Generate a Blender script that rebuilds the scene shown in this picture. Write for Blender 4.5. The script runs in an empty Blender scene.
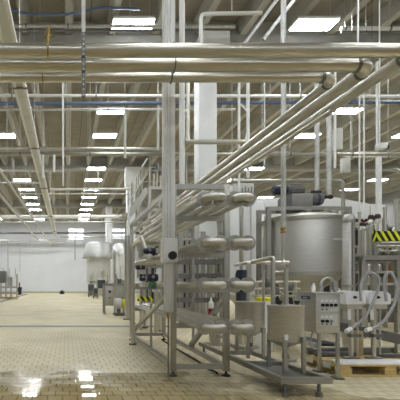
import bpy, bmesh, math, random
from mathutils import Vector, Matrix
random.seed(7)
PI = math.pi
C = bpy.context.scene.collection
F, H, CX, CY = 420.0, 1.1, 67.0, 284.0     # focal length (px), eye height (m), principal point of the shifted lens
XL, XR, YB, YN = -24.0, 30.0, 54.0, -16.0


def P(px, py, Y):
    return Vector(((px - CX) * Y / F, Y, H + (CY - py) * Y / F))


def X(px, Y):
    return (px - CX) * Y / F


def Z(py, Y):
    return H + (CY - py) * Y / F


def G(py):
    return F * H / (py - CY)


# ------------------------------------------------------------------ materials
def mat(name, col, rough=.5, metal=0., var=.0, scale=6., bump=0., emit=None, spec=.5, stretch=None, rvar=0.):
    m = bpy.data.materials.new(name)
    m.use_nodes = True
    nt = m.node_tree
    b = nt.nodes['Principled BSDF']
    b.inputs['Base Color'].default_value = (*col, 1)
    b.inputs['Roughness'].default_value = rough
    b.inputs['Metallic'].default_value = metal
    b.inputs['Specular IOR Level'].default_value = spec
    if emit:
        b.inputs['Emission Color'].default_value = (*emit[0], 1)
        b.inputs['Emission Strength'].default_value = emit[1]
        return m
    tc = nt.nodes.new('ShaderNodeTexCoord')
    n = nt.nodes.new('ShaderNodeTexNoise')
    n.inputs['Scale'].default_value = scale
    n.inputs['Detail'].default_value = 4
    if stretch:
        mp = nt.nodes.new('ShaderNodeMapping')
        mp.inputs['Scale'].default_value = stretch
        nt.links.new(tc.outputs['Object'], mp.inputs['Vector'])
        nt.links.new(mp.outputs['Vector'], n.inputs['Vector'])
    else:
        nt.links.new(tc.outputs['Object'], n.inputs['Vector'])
    if var:
        r = nt.nodes.new('ShaderNodeValToRGB')
        r.color_ramp.elements[0].position = .3
        r.color_ramp.elements[1].position = .7
        r.color_ramp.elements[0].color = (*[max(0, c * (1 - var)) for c in col], 1)
        r.color_ramp.elements[1].color = (*[min(1, c * (1 + var)) for c in col], 1)
        nt.links.new(n.outputs['Fac'], r.inputs['Fac'])
        nt.links.new(r.outputs['Color'], b.inputs['Base Color'])
    if rvar:
        mr = nt.nodes.new('ShaderNodeMapRange')
        mr.inputs['To Min'].default_value = max(.03, rough - rvar)
        mr.inputs['To Max'].default_value = rough + rvar
        nt.links.new(n.outputs['Fac'], mr.inputs['Value'])
        nt.links.new(mr.outputs['Result'], b.inputs['Roughness'])
    if bump:
        bp = nt.nodes.new('ShaderNodeBump')
        bp.inputs['Strength'].default_value = bump
        nt.links.new(n.outputs['Fac'], bp.inputs['Height'])
        nt.links.new(bp.outputs['Normal'], b.inputs['Normal'])
    return m


M = {}
M['steel'] = mat('stainless_steel', (.64, .62, .55), .32, .9, .06, 3, rvar=.06)
M['tube_steel'] = mat('matte_tube_steel', (.58, .565, .505), .36, .75, .06, 3)
M['steel_pol'] = mat('polished_stainless', (.58, .555, .48), .28, .95, .04, 2)
M['steel_brush'] = mat('brushed_stainless', (.58, .57, .535), .40, .85, .10, 8, stretch=(1, 1, 14), rvar=.06)
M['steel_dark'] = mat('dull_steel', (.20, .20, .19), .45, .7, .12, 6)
M['frame_steel'] = mat('satin_frame_steel', (.45, .44, .395), .34, .9, .07, 5)
M['galv'] = mat('galvanised_steel', (.62, .62, .60), .42, .65, .15, 14)
M['white_paint'] = mat('white_paint', (.87, .88, .87), .5, 0, .03, 4)
M['white_panel'] = mat('white_panel', (.66, .66, .62), .45, 0, .05, 3)
M['column_paint'] = mat('column_paint', (.82, .83, .83), .55, 0, .03, 2)
M['white_plastic'] = mat('white_plastic', (.93, .94, .96), .35, 0, .02, 5)
M['hose'] = mat('clear_grey_hose', (.40, .40, .41), .30, 0, .06, 30)
M['black'] = mat('black_rubber', (.018, .018, .02), .5, 0, .1, 20)
M['navy'] = mat('navy_plastic', (.022, .028, .06), .4, 0, .15, 20)
M['blue'] = mat('blue_pipe', (.11, .17, .33), .45, 0, .1, 5)
M['label_blue'] = mat('blue_label', (.02, .03, .20), .4)
M['grey_motor'] = mat('blue_grey_motor_paint', (.14, .138, .138), .45, .1, .12, 12)
M['motor_light'] = mat('grey_gear_housing', (.27, .265, .255), .45, .1, .08, 12)
M['yellow'] = mat('yellow_paint', (.80, .75, .02), .45)
M['red'] = mat('red_paint', (.26, .018, .022), .4)
M['green'] = mat('green_paint', (.10, .25, .12), .45, 0, .1, 10)
M['brass'] = mat('brass', (.42, .29, .10), .35, .9)
M['rust'] = mat('rusty_steel', (.22, .10, .035), .8, .1, .3, 30)
M['wood'] = mat('pallet_wood', (.60, .44, .18), .75, 0, .22, 4, .2, stretch=(1.5, 12, 12))
M['card'] = mat('tan_board', (.58, .47, .27), .7, 0, .1, 8)
M['lamp'] = mat('lamp_diffuser', (1, 1, 1), .5, emit=((.93, .97, 1.0), 36.))
M['daylight'] = mat('daylit_pane', (1, 1, 1), .5, emit=((.90, .94, 1.0), 1.6))
M['girder'] = mat('girder_concrete', (.42, .42, .39), .8, 0, .12, 2)
M['slab'] = mat('slab_concrete', (.33, .30, .235), .85, 0, .13, 1.2)
M['rib'] = mat('rib_concrete', (.50, .49, .44), .8, 0, .10, 1.5)
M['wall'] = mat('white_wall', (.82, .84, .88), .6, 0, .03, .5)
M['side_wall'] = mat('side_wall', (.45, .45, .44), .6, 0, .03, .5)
M['skirt'] = mat('tan_skirting', (.52, .44, .27), .5)
M['drain'] = mat('drain_steel', (.10, .10, .11), .5, .4)
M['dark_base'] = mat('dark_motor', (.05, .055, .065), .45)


def floor_material():
    m = bpy.data.materials.new('quarry_tile_floor')
    m.use_nodes = True
    nt = m.node_tree
    N, L = nt.nodes, nt.links
    b = N['Principled BSDF']
    tc = N.new('ShaderNodeTexCoord')
    br = N.new('ShaderNodeTexBrick')
    br.offset = .5
    br.inputs['Scale'].default_value = 1
    br.inputs['Brick Width'].default_value = .145
    br.inputs['Row Height'].default_value = .17
    br.inputs['Mortar Size'].default_value = .006
    br.inputs['Mortar Smooth'].default_value = .3
    br.inputs['Bias'].default_value = -.2
    br.inputs['Color1'].default_value = (.68, .61, .43, 1)
    br.inputs['Color2'].default_value = (.62, .555, .385, 1)
    br.inputs['Mortar'].default_value = (.30, .255, .16, 1)
    L.new(tc.outputs['Object'], br.inputs['Vector'])
    n1 = N.new('ShaderNodeTexNoise'); n1.inputs['Scale'].default_value = .8; n1.inputs['Detail'].default_value = 5
    L.new(tc.outputs['Object'], n1.inputs['Vector'])
    st = N.new('ShaderNodeValToRGB')
    st.color_ramp.elements[0].position = .3; st.color_ramp.elements[0].color = (.84, .82, .78, 1)
    st.color_ramp.elements[1].position = .62; st.color_ramp.elements[1].color = (1.05, 1.05, 1.05, 1)
    L.new(n1.outputs['Fac'], st.inputs['Fac'])
    mx = N.new('ShaderNodeMix'); mx.data_type = 'RGBA'; mx.blend_type = 'MULTIPLY'; mx.inputs[0].default_value = 1
    L.new(br.outputs['Color'], mx.inputs[6]); L.new(st.outputs['Color'], mx.inputs[7])
    # wet film near the front of the bay: a ragged-edged puddle
    sep = N.new('ShaderNodeSeparateXYZ'); L.new(tc.outputs['Object'], sep.inputs[0])
    mp = N.new('ShaderNodeMapping'); mp.inputs['Scale'].default_value = (1.3, 2.0, 1)
    L.new(tc.outputs['Object'], mp.inputs['Vector'])
    n2 = N.new('ShaderNodeTexNoise'); n2.inputs['Scale'].default_value = 1.2; n2.inputs['Detail'].default_value = 6
    L.new(mp.outputs['Vector'], n2.inputs['Vector'])
    def math_(op, a, bb):
        k = N.new('ShaderNodeMath'); k.operation = op
        for i, v in enumerate((a, bb)):
            if isinstance(v, (int, float)): k.inputs[i].default_value = v
            else: L.new(v, k.inputs[i])
        return k.outputs[0]
    edge = math_('ADD', math_('ADD', math_('ADD', sep.outputs['Y'], (YB + .2 + YN) / 2), math_('MULTIPLY', math_('MAXIMUM', math_('ADD', sep.outputs['X'], (XL + XR) / 2 - .9), 0), .5)), math_('MULTIPLY', math_('SUBTRACT', n2.outputs['Fac'], .5), 3.2))
    wet = N.new('ShaderNodeMapRange'); wet.inputs['From Min'].default_value = 5.55; wet.inputs['From Max'].default_value = 4.4
    wet.inputs['To Min'].default_value = 0; wet.inputs['To Max'].default_value = 1
    L.new(edge, wet.inputs['Value'])
    wc = N.new('ShaderNodeMix'); wc.data_type = 'RGBA'; wc.blend_type = 'MULTIPLY'
    L.new(math_('MULTIPLY', wet.outputs['Result'], .85), wc.inputs[0])
    L.new(mx.outputs[2], wc.inputs[6]); wc.inputs[7].default_value = (.50, .43, .25, 1)
    L.new(wc.outputs[2], b.inputs['Base Color'])
    rr = N.new('ShaderNodeValToRGB')
    els = rr.color_ramp.elements
    els[0].position = 0; els[0].color = (.6, .6, .6, 1)
    els[1].position = 1; els[1].color = (.02, .02, .02, 1)
    for p_, v_ in ((.25, .32), (.6, .20), (.85, .03)):
        e_ = els.new(p_); e_.color = (v_, v_, v_, 1)
    L.new(wet.outputs['Result'], rr.inputs['Fac'])
    L.new(rr.outputs['Color'], b.inputs['Roughness'])
    sp_ = N.new('ShaderNodeMapRange'); sp_.inputs['To Min'].default_value = .18; sp_.inputs['To Max'].default_value = .5
    L.new(wet.outputs['Result'], sp_.inputs['Value']); L.new(sp_.outputs['Result'], b.inputs['Specular IOR Level'])
    bp = N.new('ShaderNodeBump'); bp.inputs['Strength'].default_value = .25; bp.inputs['Distance'].default_value = .004
    bp.invert = True
    L.new(math_('MULTIPLY', math_('SUBTRACT', 1.0, wet.outputs['Result']), .3), bp.inputs['Strength'])
    L.new(br.outputs['Fac'], bp.inputs['Height'])
    L.new(bp.outputs['Normal'], b.inputs['Normal'])
    return m


M['floor'] = floor_material()


def hazard_material():
    m = bpy.data.materials.new('hazard_stripes')
    m.use_nodes = True
    nt = m.node_tree; N, L = nt.nodes, nt.links
    b = N['Principled BSDF']; b.inputs['Roughness'].default_value = .45
    tc = N.new('ShaderNodeTexCoord'); sep = N.new('ShaderNodeSeparateXYZ')
    L.new(tc.outputs['Object'], sep.inputs[0])
    def math_(op, a, bb):
        k = N.new('ShaderNodeMath'); k.operation = op
        for i, v in enumerate((a, bb)):
            if isinstance(v, (int, float)): k.inputs[i].default_value = v
            else: L.new(v, k.inputs[i])
        return k.outputs[0]
    s = math_('ADD', math_('ADD', sep.outputs['X'], sep.outputs['Y']), math_('MULTIPLY', sep.outputs['Z'], .6))
    f = math_('FRACT', math_('MULTIPLY', s, 7.5), 0)
    t = math_('GREATER_THAN', f, .48)
    mx = N.new('ShaderNodeMix'); mx.data_type = 'RGBA'
    L.new(t, mx.inputs[0]); mx.inputs[6].default_value = (.72, .78, .03, 1); mx.inputs[7].default_value = (.012, .012, .014, 1)
    L.new(mx.outputs[2], b.inputs['Base Color'])
    return m


M['hazard'] = hazard_material()


# ------------------------------------------------------------------ mesh builder
def fillet(pts, rad, n=6):
    pts = [Vector(p) for p in pts]
    out = [pts[0]]
    for i in range(1, len(pts) - 1):
        a, b, c = pts[i - 1], pts[i], pts[i + 1]
        u, v = (a - b), (c - b)
        lu, lv = u.length, v.length
        if lu < 1e-6 or lv < 1e-6: continue
        u, v = u / lu, v / lv
        ang = u.angle(v)
        if ang > PI - .03:
            out.append(b); continue
        d = min(rad / math.tan(ang / 2), lu * .49, lv * .49)
        for k in range(n + 1):
            t = k / n
            p0, p2 = b + u * d, b + v * d
            out.append(p0 * (1 - t) ** 2 + b * 2 * t * (1 - t) + p2 * t * t)
    out.append(pts[-1])
    return out


class MB:
    def __init__(s):
        s.bm = bmesh.new()

    def box(s, a, b, bevel=0):
        a, b = Vector(a), Vector(b)
        lo = Vector([min(a[i], b[i]) for i in range(3)]); hi = Vector([max(a[i], b[i]) for i in range(3)])
        r = bmesh.ops.create_cube(s.bm, size=1, matrix=Matrix.Translation((lo + hi) / 2) @ Matrix.Diagonal((*(hi - lo), 1)))
        if bevel:
            es = list({e for v in r['verts'] for e in v.link_edges})
            bmesh.ops.bevel(s.bm, geom=es, offset=bevel, segments=2, affect='EDGES', profile=.5)
        return s

    def beam(s, p0, p1, w, h=None, up=(0, 0, 1)):
        h = h or w
        p0, p1 = Vector(p0), Vector(p1)
        d = (p1 - p0); ln = d.length; d = d / ln
        up = Vector(up)
        if abs(d.dot(up)) > .98: up = Vector((0, 1, 0))
        x = d.cross(up).normalized(); z = x.cross(d).normalized()
        mt = Matrix((x, d, z)).transposed().to_4x4()
        mt.translation = (p0 + p1) / 2
        bmesh.ops.create_cube(s.bm, size=1, matrix=mt @ Matrix.Diagonal((w, ln, h, 1)))
        return s

    def tube(s, pts, r, seg=12, bend=0, cap=True, closed=False):
        pts = fillet(pts, bend) if bend else [Vector(p) for p in pts]
        rr = r if isinstance(r, (list, tuple)) else [r] * len(pts)
        n = len(pts)
        rings = []
        d0 = (pts[1] - pts[0]).normalized()
        ref = Vector((0, 0, 1)) if abs(d0.z) < .9 else Vector((1, 0, 0))
        nrm = d0.cross(ref).normalized()
        for i in range(n):
            if i == 0: t = d0
            elif i == n - 1: t = (pts[-1] - pts[-2]).normalized()
            else: t = ((pts[i + 1] - pts[i]).normalized() + (pts[i] - pts[i - 1]).normalized()).normalized()
            nrm = (nrm - t * nrm.dot(t)).normalized()
            bn = t.cross(nrm)
            rings.append([s.bm.verts.new(pts[i] + (nrm * math.cos(2 * PI * k / seg) + bn * math.sin(2 * PI * k / seg)) * rr[i]) for k in range(seg)])
        for i in range(n - 1):
            for k in range(seg):
                s.bm.faces.new((rings[i][k], rings[i][(k + 1) % seg], rings[i + 1][(k + 1) % seg], rings[i + 1][k]))
        if cap:
            s.bm.faces.new(list(reversed(rings[0]))); s.bm.faces.new(rings[-1])
        return s

    def lathe(s, c, prof, seg=24, axis=(0, 0, 1)):
        """closed solid of revolution: prof = [(radius, height along axis)]"""
        c = Vector(c); ax = Vector(axis).normalized()
        ref = Vector((1, 0, 0)) if abs(ax.x) < .9 else Vector((0, 1, 0))
        u = ax.cross(ref).normalized(); v = ax.cross(u)
        rings = []
        for r, h in prof:
            if r < 1e-5: rings.append([s.bm.verts.new(c + ax * h)])
            else: rings.append([s.bm.verts.new(c + ax * h + (u * math.cos(2 * PI * k / seg) + v * math.sin(2 * PI * k / seg)) * r) for k in range(seg)])
        for i in range(len(rings) - 1):
            a, b = rings[i], rings[i + 1]
            for k in range(seg):
                k2 = (k + 1) % seg
                if len(a) == 1 and len(b) == 1: continue
                if len(a) == 1: s.bm.faces.new((a[0], b[k2], b[k]))
                elif len(b) == 1: s.bm.faces.new((a[k], a[k2], b[0]))
                else: s.bm.faces.new((a[k], a[k2], b[k2], b[k]))
        if len(rings[0]) > 1: s.bm.faces.new(list(reversed(rings[0])))
        if len(rings[-1]) > 1: s.bm.faces.new(rings[-1])
        return s

    def cyl(s, p0, p1, r, seg=16):
        return s.tube([p0, p1], r, seg)

    def disc(s, c, r, t, axis=(0, 1, 0), seg=16):
        ax = Vector(axis).normalized() * (t / 2)
        return s.tube([Vector(c) - ax, Vector(c) + ax], r, seg)

    def prism(s, poly, axis, d0, d1):
        """poly in the two remaining axes (in order x,y,z), extruded along axis index"""
        idx = [i for i in range(3) if i != axis]
        def mk(p, d):
            v = [0, 0, 0]; v[axis] = d; v[idx[0]] = p[0]; v[idx[1]] = p[1]
            return s.bm.verts.new(v)
        a = [mk(p, d0) for p in poly]; b = [mk(p, d1) for p in poly]
        s.bm.faces.new(a); s.bm.faces.new(list(reversed(b)))
        for i in range(len(a)):
            j = (i + 1) % len(a)
            s.bm.faces.new((a[j], a[i], b[i], b[j]))
        return s

    def build(s, name, m, parent=None):
        bm = s.bm
        bmesh.ops.recalc_face_normals(bm, faces=bm.faces[:])
        for f in bm.faces: f.smooth = True
        if parent is not None:
            org = ORG[parent.name]
        else:
            xs = [v.co for v in bm.verts]
            org = Vector(((min(v.x for v in xs) + max(v.x for v in xs)) / 2, (min(v.y for v in xs) + max(v.y for v in xs)) / 2, min(v.z for v in xs)))
        bmesh.ops.translate(bm, verts=bm.verts[:], vec=-org)
        me = bpy.data.meshes.new(name)
        bm.to_mesh(me); bm.free()
        me.set_sharp_from_angle(angle=math.radians(38))
        me.materials.append(M[m] if isinstance(m, str) else m)
        o = bpy.data.objects.new(name, me)
        C.objects.link(o)
        if parent is not None: o.parent = parent
        else: o.location = org
        ORG[o.name] = org
        return o


ORG = {}


def tag(o, label, cat, group=None, kind=None):
    o['label'] = label; o['category'] = cat
    if group: o['group'] = group
    if kind: o['kind'] = kind
    return o


def thing(name, loc, label, cat, group=None):
    o = bpy.data.objects.new(name, None)
    o.empty_display_size = .1
    C.objects.link(o); o.location = Vector(loc); ORG[o.name] = Vector(loc)
    return tag(o, label, cat, group)


def struct(name, mb, m):
    o = mb.build(name, m); o['kind'] = 'structure'
    return o


def copy_tree(root, delta):
    r = root.copy(); C.objects.link(r); r.location = root.location + Vector(delta)
    for ch in root.children:
        c = ch.copy(); C.objects.link(c); c.parent = r
        for g in ch.children:
            d = g.copy(); C.objects.link(d); d.parent = c
    return r


def single(name, mb, m, label, cat, group=None):
    return tag(mb.build(name, m), label, cat, group)


# ------------------------------------------------------------------ the hall
ZS = H + 8.5            # underside of the slab
RIBZ = H + 8.02         # bottom of the tee stems
struct('floor', MB().box((XL, YN, -.2), (XR, YB + .2, 0)), 'floor')
# back wall with two window openings
w1 = (X(68, YB), X(84, YB), Z(240, YB), Z(228, YB))
w2 = (X(112, YB), X(132, YB), Z(239, YB), Z(228, YB))
wb = MB()
zt = ZS + .3
wb.box((XL, YB, 0), (XR, YB + .3, w1[2])).box((XL, YB, w1[3]), (XR, YB + .3, zt))
wb.box((XL, YB, w1[2]), (w1[0], YB + .3, w1[3])).box((w1[1], YB, w1[2]), (w2[0], YB + .3, w1[3])).box((w2[1], YB, w1[2]), (XR, YB + .3, w1[3]))
struct('wall_back', wb, 'wall')
for i, w in enumerate((w1, w2)):
    fr = MB()
    for a, b in (((w[0], w[2]), (w[0] + .1, w[3])), ((w[1] - .1, w[2]), (w[1], w[3])), ((w[0], w[2]), (w[1], w[2] + .1)), ((w[0], w[3] - .1), (w[1], w[3]))):
        fr.box((a[0], YB + .02, a[1]), (b[0], YB + .14, b[1]))
    mid = (w[0] + w[1]) / 2
    fr.box((mid - .05, YB + .02, w[2]), (mid + .05, YB + .14, w[3]))
    wf = struct('window_%d' % (i + 1), fr, 'white_paint')
    g = MB().box((w[0], YB + .14, w[2]), (w[1], YB + .18, w[3])).build('window_pane', 'daylight', wf)
    g['kind'] = 'structure'
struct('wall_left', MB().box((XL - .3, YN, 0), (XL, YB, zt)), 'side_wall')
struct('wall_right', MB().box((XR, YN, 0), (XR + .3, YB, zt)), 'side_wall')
struct('baseboard_back', MB().box((XL, YB - .06, 0), (XR, YB, .12)), 'skirt')
struct('ceiling', MB().box((XL, YN, ZS), (XR, YB, ZS + .3)), 'slab')
# tee stems along the hall, one structure object per stem
pitch = .165 * 8.5
k0 = int(XL / pitch) + 1
i = 0
for k in range(k0, int(XR / pitch)):
    x = k * pitch + .05
    mb = MB().prism([(x - .10, RIBZ), (x + .10, RIBZ), (x + .17, ZS), (x - .17, ZS)], 1, YN, YB)
    struct('ceiling_rib', mb, 'rib')
    if k % 2 == 0:      # dark joint between two slabs
        struct('ceiling_joint', MB().box((x + pitch / 2 - .015, YN, ZS - .012), (x + pitch / 2 + .015, YB, ZS)), 'drain')
GZ = H + 7.75
for yg in (13.6, 28.45, 42.4):
    struct('ceiling_beam', MB().box((XL, yg, GZ), (XR, yg + .55, ZS)).box((XL, yg - .12, GZ), (XR, yg, GZ + .24)), 'girder')
# columns of the hall row
for yc, pa, pb in ((13.1, 199, 217), (27.95, 127, 135.5), (41.9, 106, 112.5)):
    struct('column', MB().box((X(pa, yc), yc, 0), (X(pb, yc), yc + .52, GZ), .02), 'column_paint')
# downpipe beside the near column
# drains in the floor
d = G(326.5)
struct('trim_1', MB().box((XL, d - .17, 0), (X(133, d) + 3.5, d + .17, .006)), 'drain')
ya, yb = G(302), 46.0
xa, xb = X(0, ya), X(27, yb)
struct('trim_2', MB().beam((xa - (xb - xa) * .8, ya - (yb - ya) * .8, .003), (xb, yb, .003), .32, .006), 'drain')

# ------------------------------------------------------------------ camera and light
cam_d = bpy.data.cameras.new('camera')
cam_d.sensor_width = 36; cam_d.lens = F / 400 * 36
cam_d.shift_x = (200 - CX) / 400; cam_d.shift_y = (CY - 200) / 400
cam_d.clip_end = 200
cam = bpy.data.objects.new('camera', cam_d); C.objects.link(cam)
cam.location = (0, 0, H); cam.rotation_euler = (PI / 2, 0, 0)
bpy.context.scene.camera = cam
w = bpy.data.worlds.new('world'); bpy.context.scene.world = w
w.use_nodes = True
w.node_tree.nodes['Background'].inputs[0].default_value = (.93, .96, 1, 1)
w.node_tree.nodes['Background'].inputs[1].default_value = .25
vs = bpy.context.scene.view_settings
vs.view_transform = 'Standard'; vs.look = 'None'; vs.gamma = 1; vs.exposure = 0.45; vs.use_curve_mapping = False

# lamps: rows of linear fixtures hung under the ribs
LZ = H + 7.7
ROWS = {0: (.255, 'second'), 1: (.954, ''), 2: (1.62, ''), 3: (2.3, ''), 4: (3.0, ''), 5: (3.65, ''), -1: (-.43, ''), -2: (-1.09, '')}
lx, ly, lz = ROWS[0][0] * 7.7, 12.5, LZ
lamp0 = thing('ceiling_light', (lx, ly, lz), 'x', 'ceiling light')
MB().box((lx - .61, ly - .29, lz + .02), (lx + .61, ly + .29, lz + .10), .01).build('housing', 'white_paint', lamp0)
MB().box((lx - .59, ly - .27, lz), (lx + .59, ly + .27, lz + .03), .008).build('diffuser', 'lamp', lamp0)
for sx in (-.5, .5):
    MB().cyl((lx + sx, ly, lz + .10), (lx + sx, ly, RIBZ + .44), .006, 6).build('hanger', 'galv', lamp0)
rown = {0: 'the central row over the open floor', 1: 'the row above the heat exchanger', 2: 'the row over the steel tanks', 3: 'the row right of the mixing tank',
        4: 'the row over the striped barrier', 5: 'the outermost row on the right', -1: 'the row left of the cable tray', -2: 'the outermost row on the left'}
NTH = ['nearest', 'second', 'third', 'fourth', 'fifth', 'sixth', 'seventh', 'eighth', 'ninth', 'tenth', 'eleventh', 'twelfth', 'farthest']
plan = {0: list(range(0, 13)), 1: [0], 2: [2, 3, 4, 5, 6, 8], 3: [3, 4, 6, 8], 4: [5, 6, 7, 9], 5: [7, 9], -1: [3, 4, 6, 7, 8, 9, 10, 12], -2: [9, 10, 11, 12]}
first = True
for r, ks in plan.items():
    for j, k in enumerate(ks):
        px, py = ROWS[r][0] * 7.7, 12.5 + 3.12 * k
        o = lamp0 if first else copy_tree(lamp0, (px - lx, py - ly, 0))
        first = False
        if len(ks) == 1: lb = 'lit white ceiling panel alone above the overhead pipes and heat exchanger'
        else: lb = '%s lit white ceiling panel in %s' % (NTH[j], rown[r])
        tag(o, lb, 'ceiling light', 'lit ceiling panels')
for px, py in ((-3, 3), (2, 3), (7, 3), (-3, 8), (2.4, 8), (7, 8), (13, 8), (13, 3), (-9, 8), (-9, 3), (-9, 14), (12, 14), (18, 14), (18, 20), (-3, -3), (3, -3), (9, -3), (0, -8), (6, -8), (12, -8), (-6, -8), (0, -13), (7, -13)):  # extra lamps out of view, added to brighten the hall from the front and sides
    o = copy_tree(lamp0, (px - lx, py - ly, 0))
    tag(o, 'unseen ceiling panel added to light the near bay', 'ceiling light', 'unseen panels added to light the near bay')

# ------------------------------------------------------------------ overhead product pipes (three, horizontal run + run in depth)
PZ = H + 2.26


def overhead_pipe(py, xe, r, label, x0=-8.0, yend=18.0, clamps=()):
    Yp = F * 2.26 / (CY - py)
    xe_w = xe
    t = thing('overhead_pipe', (xe_w, Yp, PZ), label, 'pipe', 'large overhead pipes')
    b = .16
    MB().cyl((x0, Yp, PZ), (xe_w - b, Yp, PZ), r, 24).build('cross_run', 'steel_pol', t)
    arc = [(xe_w - b + b * math.sin(a), Yp + b - b * math.cos(a), PZ) for a in [PI / 2 * q / 8 for q in range(9)]]
    MB().tube(arc, r * 1.02, 24).build('elbow', 'steel', t)
    MB().cyl((xe_w, Yp + b, PZ), (xe_w, yend, PZ), r, 24).build('depth_run', 'steel_pol', t)
    for c, ax in (((xe_w - b, Yp, PZ), (1, 0, 0)), ((xe_w, Yp + b, PZ), (0, 1, 0))):
        MB().disc(c, r * 1.12, .035, ax, 24).build('coupling', 'steel_dark', t)
    for cx in clamps:
        q = X(cx, Yp)
        m_ = MB().tube([(q, Yp + (r + .008) * math.sin(a), PZ + (r + .008) * math.cos(a)) for a in [2 * PI * u / 20 for u in range(21)]], .008, 6)
        m_.box((q - .012, Yp - .012, PZ + r), (q + .012, Yp + .012, PZ + r + .10)).cyl((q, Yp, PZ + r + .08), (q, Yp, PZ + r + .16), .02, 8)
        m_.cyl((q - .06, Yp, PZ + r + .07), (q + .06, Yp, PZ + r + .07), .008, 6)
        m_.build('clamp', 'brass' if cx < 60 else 'steel_dark', t)
    return t


overhead_pipe(50.5, 3.39, .064, 'large steel overhead pipe, frontmost of three, running on past the frame edge', clamps=(48,))
overhead_pipe(65, 3.15, .068, 'large steel overhead pipe in the middle of three, elbow below the front pipe', clamps=(174,))
overhead_pipe(77.5, 2.95, .052, 'thinner steel overhead pipe, rearmost of three, with the leftmost elbow', clamps=(43, 171))
# a slim fourth line below the bundle
single('hanging_pipe', MB().tube([(3.28, 5.2, PZ - .12), (3.28, 17.5, PZ - .12)], .03, 12), 'steel', 'slim steel pipe slung beneath the receding overhead pipes', 'pipe')
# perforated hanger
t = thing('perforated_hanger', (X(84, 3.85), 3.85, Z(97, 3.85)), 'perforated steel hanger strap in front of the overhead pipes', 'hanger')
hx = X(83.5, 3.85)
MB().box((hx - .017, 3.83, Z(33, 3.85)), (hx + .017, 3.86, ZS)).build('strut', 'galv', t)
MB().box((hx - .018, 3.835, Z(97, 3.85)), (hx + .018, 3.865, Z(33, 3.85))).build('channel', 'steel_dark', t)
n = 13
for q in range(n):
    z = Z(35 + q * 60 / (n - 1), 3.85)
    MB().disc((hx, 3.834, z), .0065, .006, (0, 1, 0), 10).build('slot', 'white_paint', t)
for q in (58, 73):
    MB().disc((hx, 3.83, Z(q, 3.85)), .013, .02, (0, 1, 0), 8).build('bolt', 'black', t)

# cable tray running down the hall
t = thing('cable_tray', (-.9, 8.0, 5.0), 'long pale cable tray running from near left down the hall', 'cable tray')
tz = H + 3.9
tx = -.240 * 3.9
for s in (-.10, .10):
    MB().box((tx + s - .03, 5.6, tz - .03), (tx + s + .03, 34, tz + .05), .004).build('rail', 'white_paint', t)
for q in range(28):
    MB().box((tx - .1, 5.8 + q, tz - .01), (tx + .1, 5.84 + q, tz + .01)).build('rung', 'galv', t)
MB().box((tx - .07, 5.6, tz + .0), (tx + .07, 34, tz + .03)).build('cable_bundle', 'white_panel', t)
for q in (8.3, 12.0, 17, 24, 31):
    MB().cyl((tx, q, tz), (tx, q, ZS), .008, 6).build('hanger', 'galv', t)
    MB().box((tx - .16, q - .02, tz - .045), (tx + .16, q + .02, tz - .015)).build('bracket', 'steel_dark', t)


# service pipes across the hall
def cross_pipe(py0, py1, Y, x0, x1, r, m, label, name='service_pipe', cat='pipe', hang=(), group=None):
    a, b = P(x0, py0, Y), P(x1, py1, Y)
    t = thing(name, (a + b) / 2, label, cat, group)
    MB().cyl(a, b, r, 10).build('run', m, t)
    for h in hang:
        f = (h - x0) / (x1 - x0)
        p = a.lerp(b, f)
        MB().cyl(p, (p.x, p.y, ZS), .010, 6).build('hanger', 'galv', t)
        MB().disc(p, r * 1.25, .04, (1, 0, 0), 10).build('clip', 'steel_dark', t)
    return t


cross_pipe(104, 102, 13.9, -40, 460, .055, 'blue', 'blue pipe crossing the whole hall behind the columns', hang=(38, 66, 125, 170, 270, 330, 370))
cross_pipe(95.5, 96.5, 13.78, -40, 460, .05, 'white_paint', 'white pipe crossing the hall just above the blue pipe', hang=(12, 96, 210, 300))
cross_pipe(109.5, 109.5, 14.4, -40, 235, .045, 'galv', 'thin grey conduit crossing the hall just below the blue pipe', name='conduit', cat='conduit', hang=(108, 158))
cross_pipe(25.5, 26.5, 12.3, -40, 235, .05, 'galv', 'grey pipe along the near girder above the overhead pipes', hang=(26, 68, 130))
cross_pipe(30, 30.5, 12.05, -40, 200, .03, 'steel_dark', 'thin dark conduit just below the grey girder pipe', name='conduit', cat='conduit', hang=(40, 110))
cross_pipe(28.5, 28.5, 12.2, 341, 470, .06, 'white_paint', 'white pipe along the near girder right of the lone ceiling panel', hang=(345, 390))
cross_pipe(32, 32, 11.95, 341, 470, .035, 'steel_dark', 'dark conduit under the white girder pipe on the right', name='conduit', cat='conduit', hang=(352, 366))
cross_pipe(149, 149.5, 14.02, -40, 165, .075, 'frame_steel', 'upper tan pipe of the pair crossing over the open floor', hang=(63, 125))
cross_pipe(154, 154.5, 14.26, -40, 470, .06, 'frame_steel', 'lower tan pipe of the pair crossing over the open floor', hang=(20, 90, 232, 262, 290, 352))
cross_pipe(142, 142, 8.0, 182, 245, .045, 'steel', 'short steel pipe crossing the receding overhead pipes', hang=(184,))
t_ = cross_pipe(157, 157, 15, 345, 470, .035, 'galv', 'thin grey pipe under the tan crossing pipe at far right', hang=(388,))
cross_pipe(171, 171.5, 20, 0, 62, .03, 'galv', 'slim pipe crossing left of the cable tray', hang=(30,))
cross_pipe(189.5, 189, 18, 50, 130, .05, 'white_panel', 'pale pipe running from cable tray to the stair platform', hang=(88,))
cross_pipe(194, 194, 22, 20, 130, .03, 'galv', 'slim pipe just beneath the pale pipe near the stairs', hang=(70,))
cross_pipe(182.5, 183, 24, -30, 40, .04, 'white_panel', 'slim pale pipe at left edge between light rows', hang=(12,))
cross_pipe(217, 216.5, 30, -40, 130, .13, 'white_paint', 'fat white pipe crossing the hall before the back wall', hang=(20, 50, 90))
cross_pipe(222, 222, 32, -40, 128, .05, 'galv', 'thin grey pipe just beneath the fat white pipe', hang=(60,))
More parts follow.
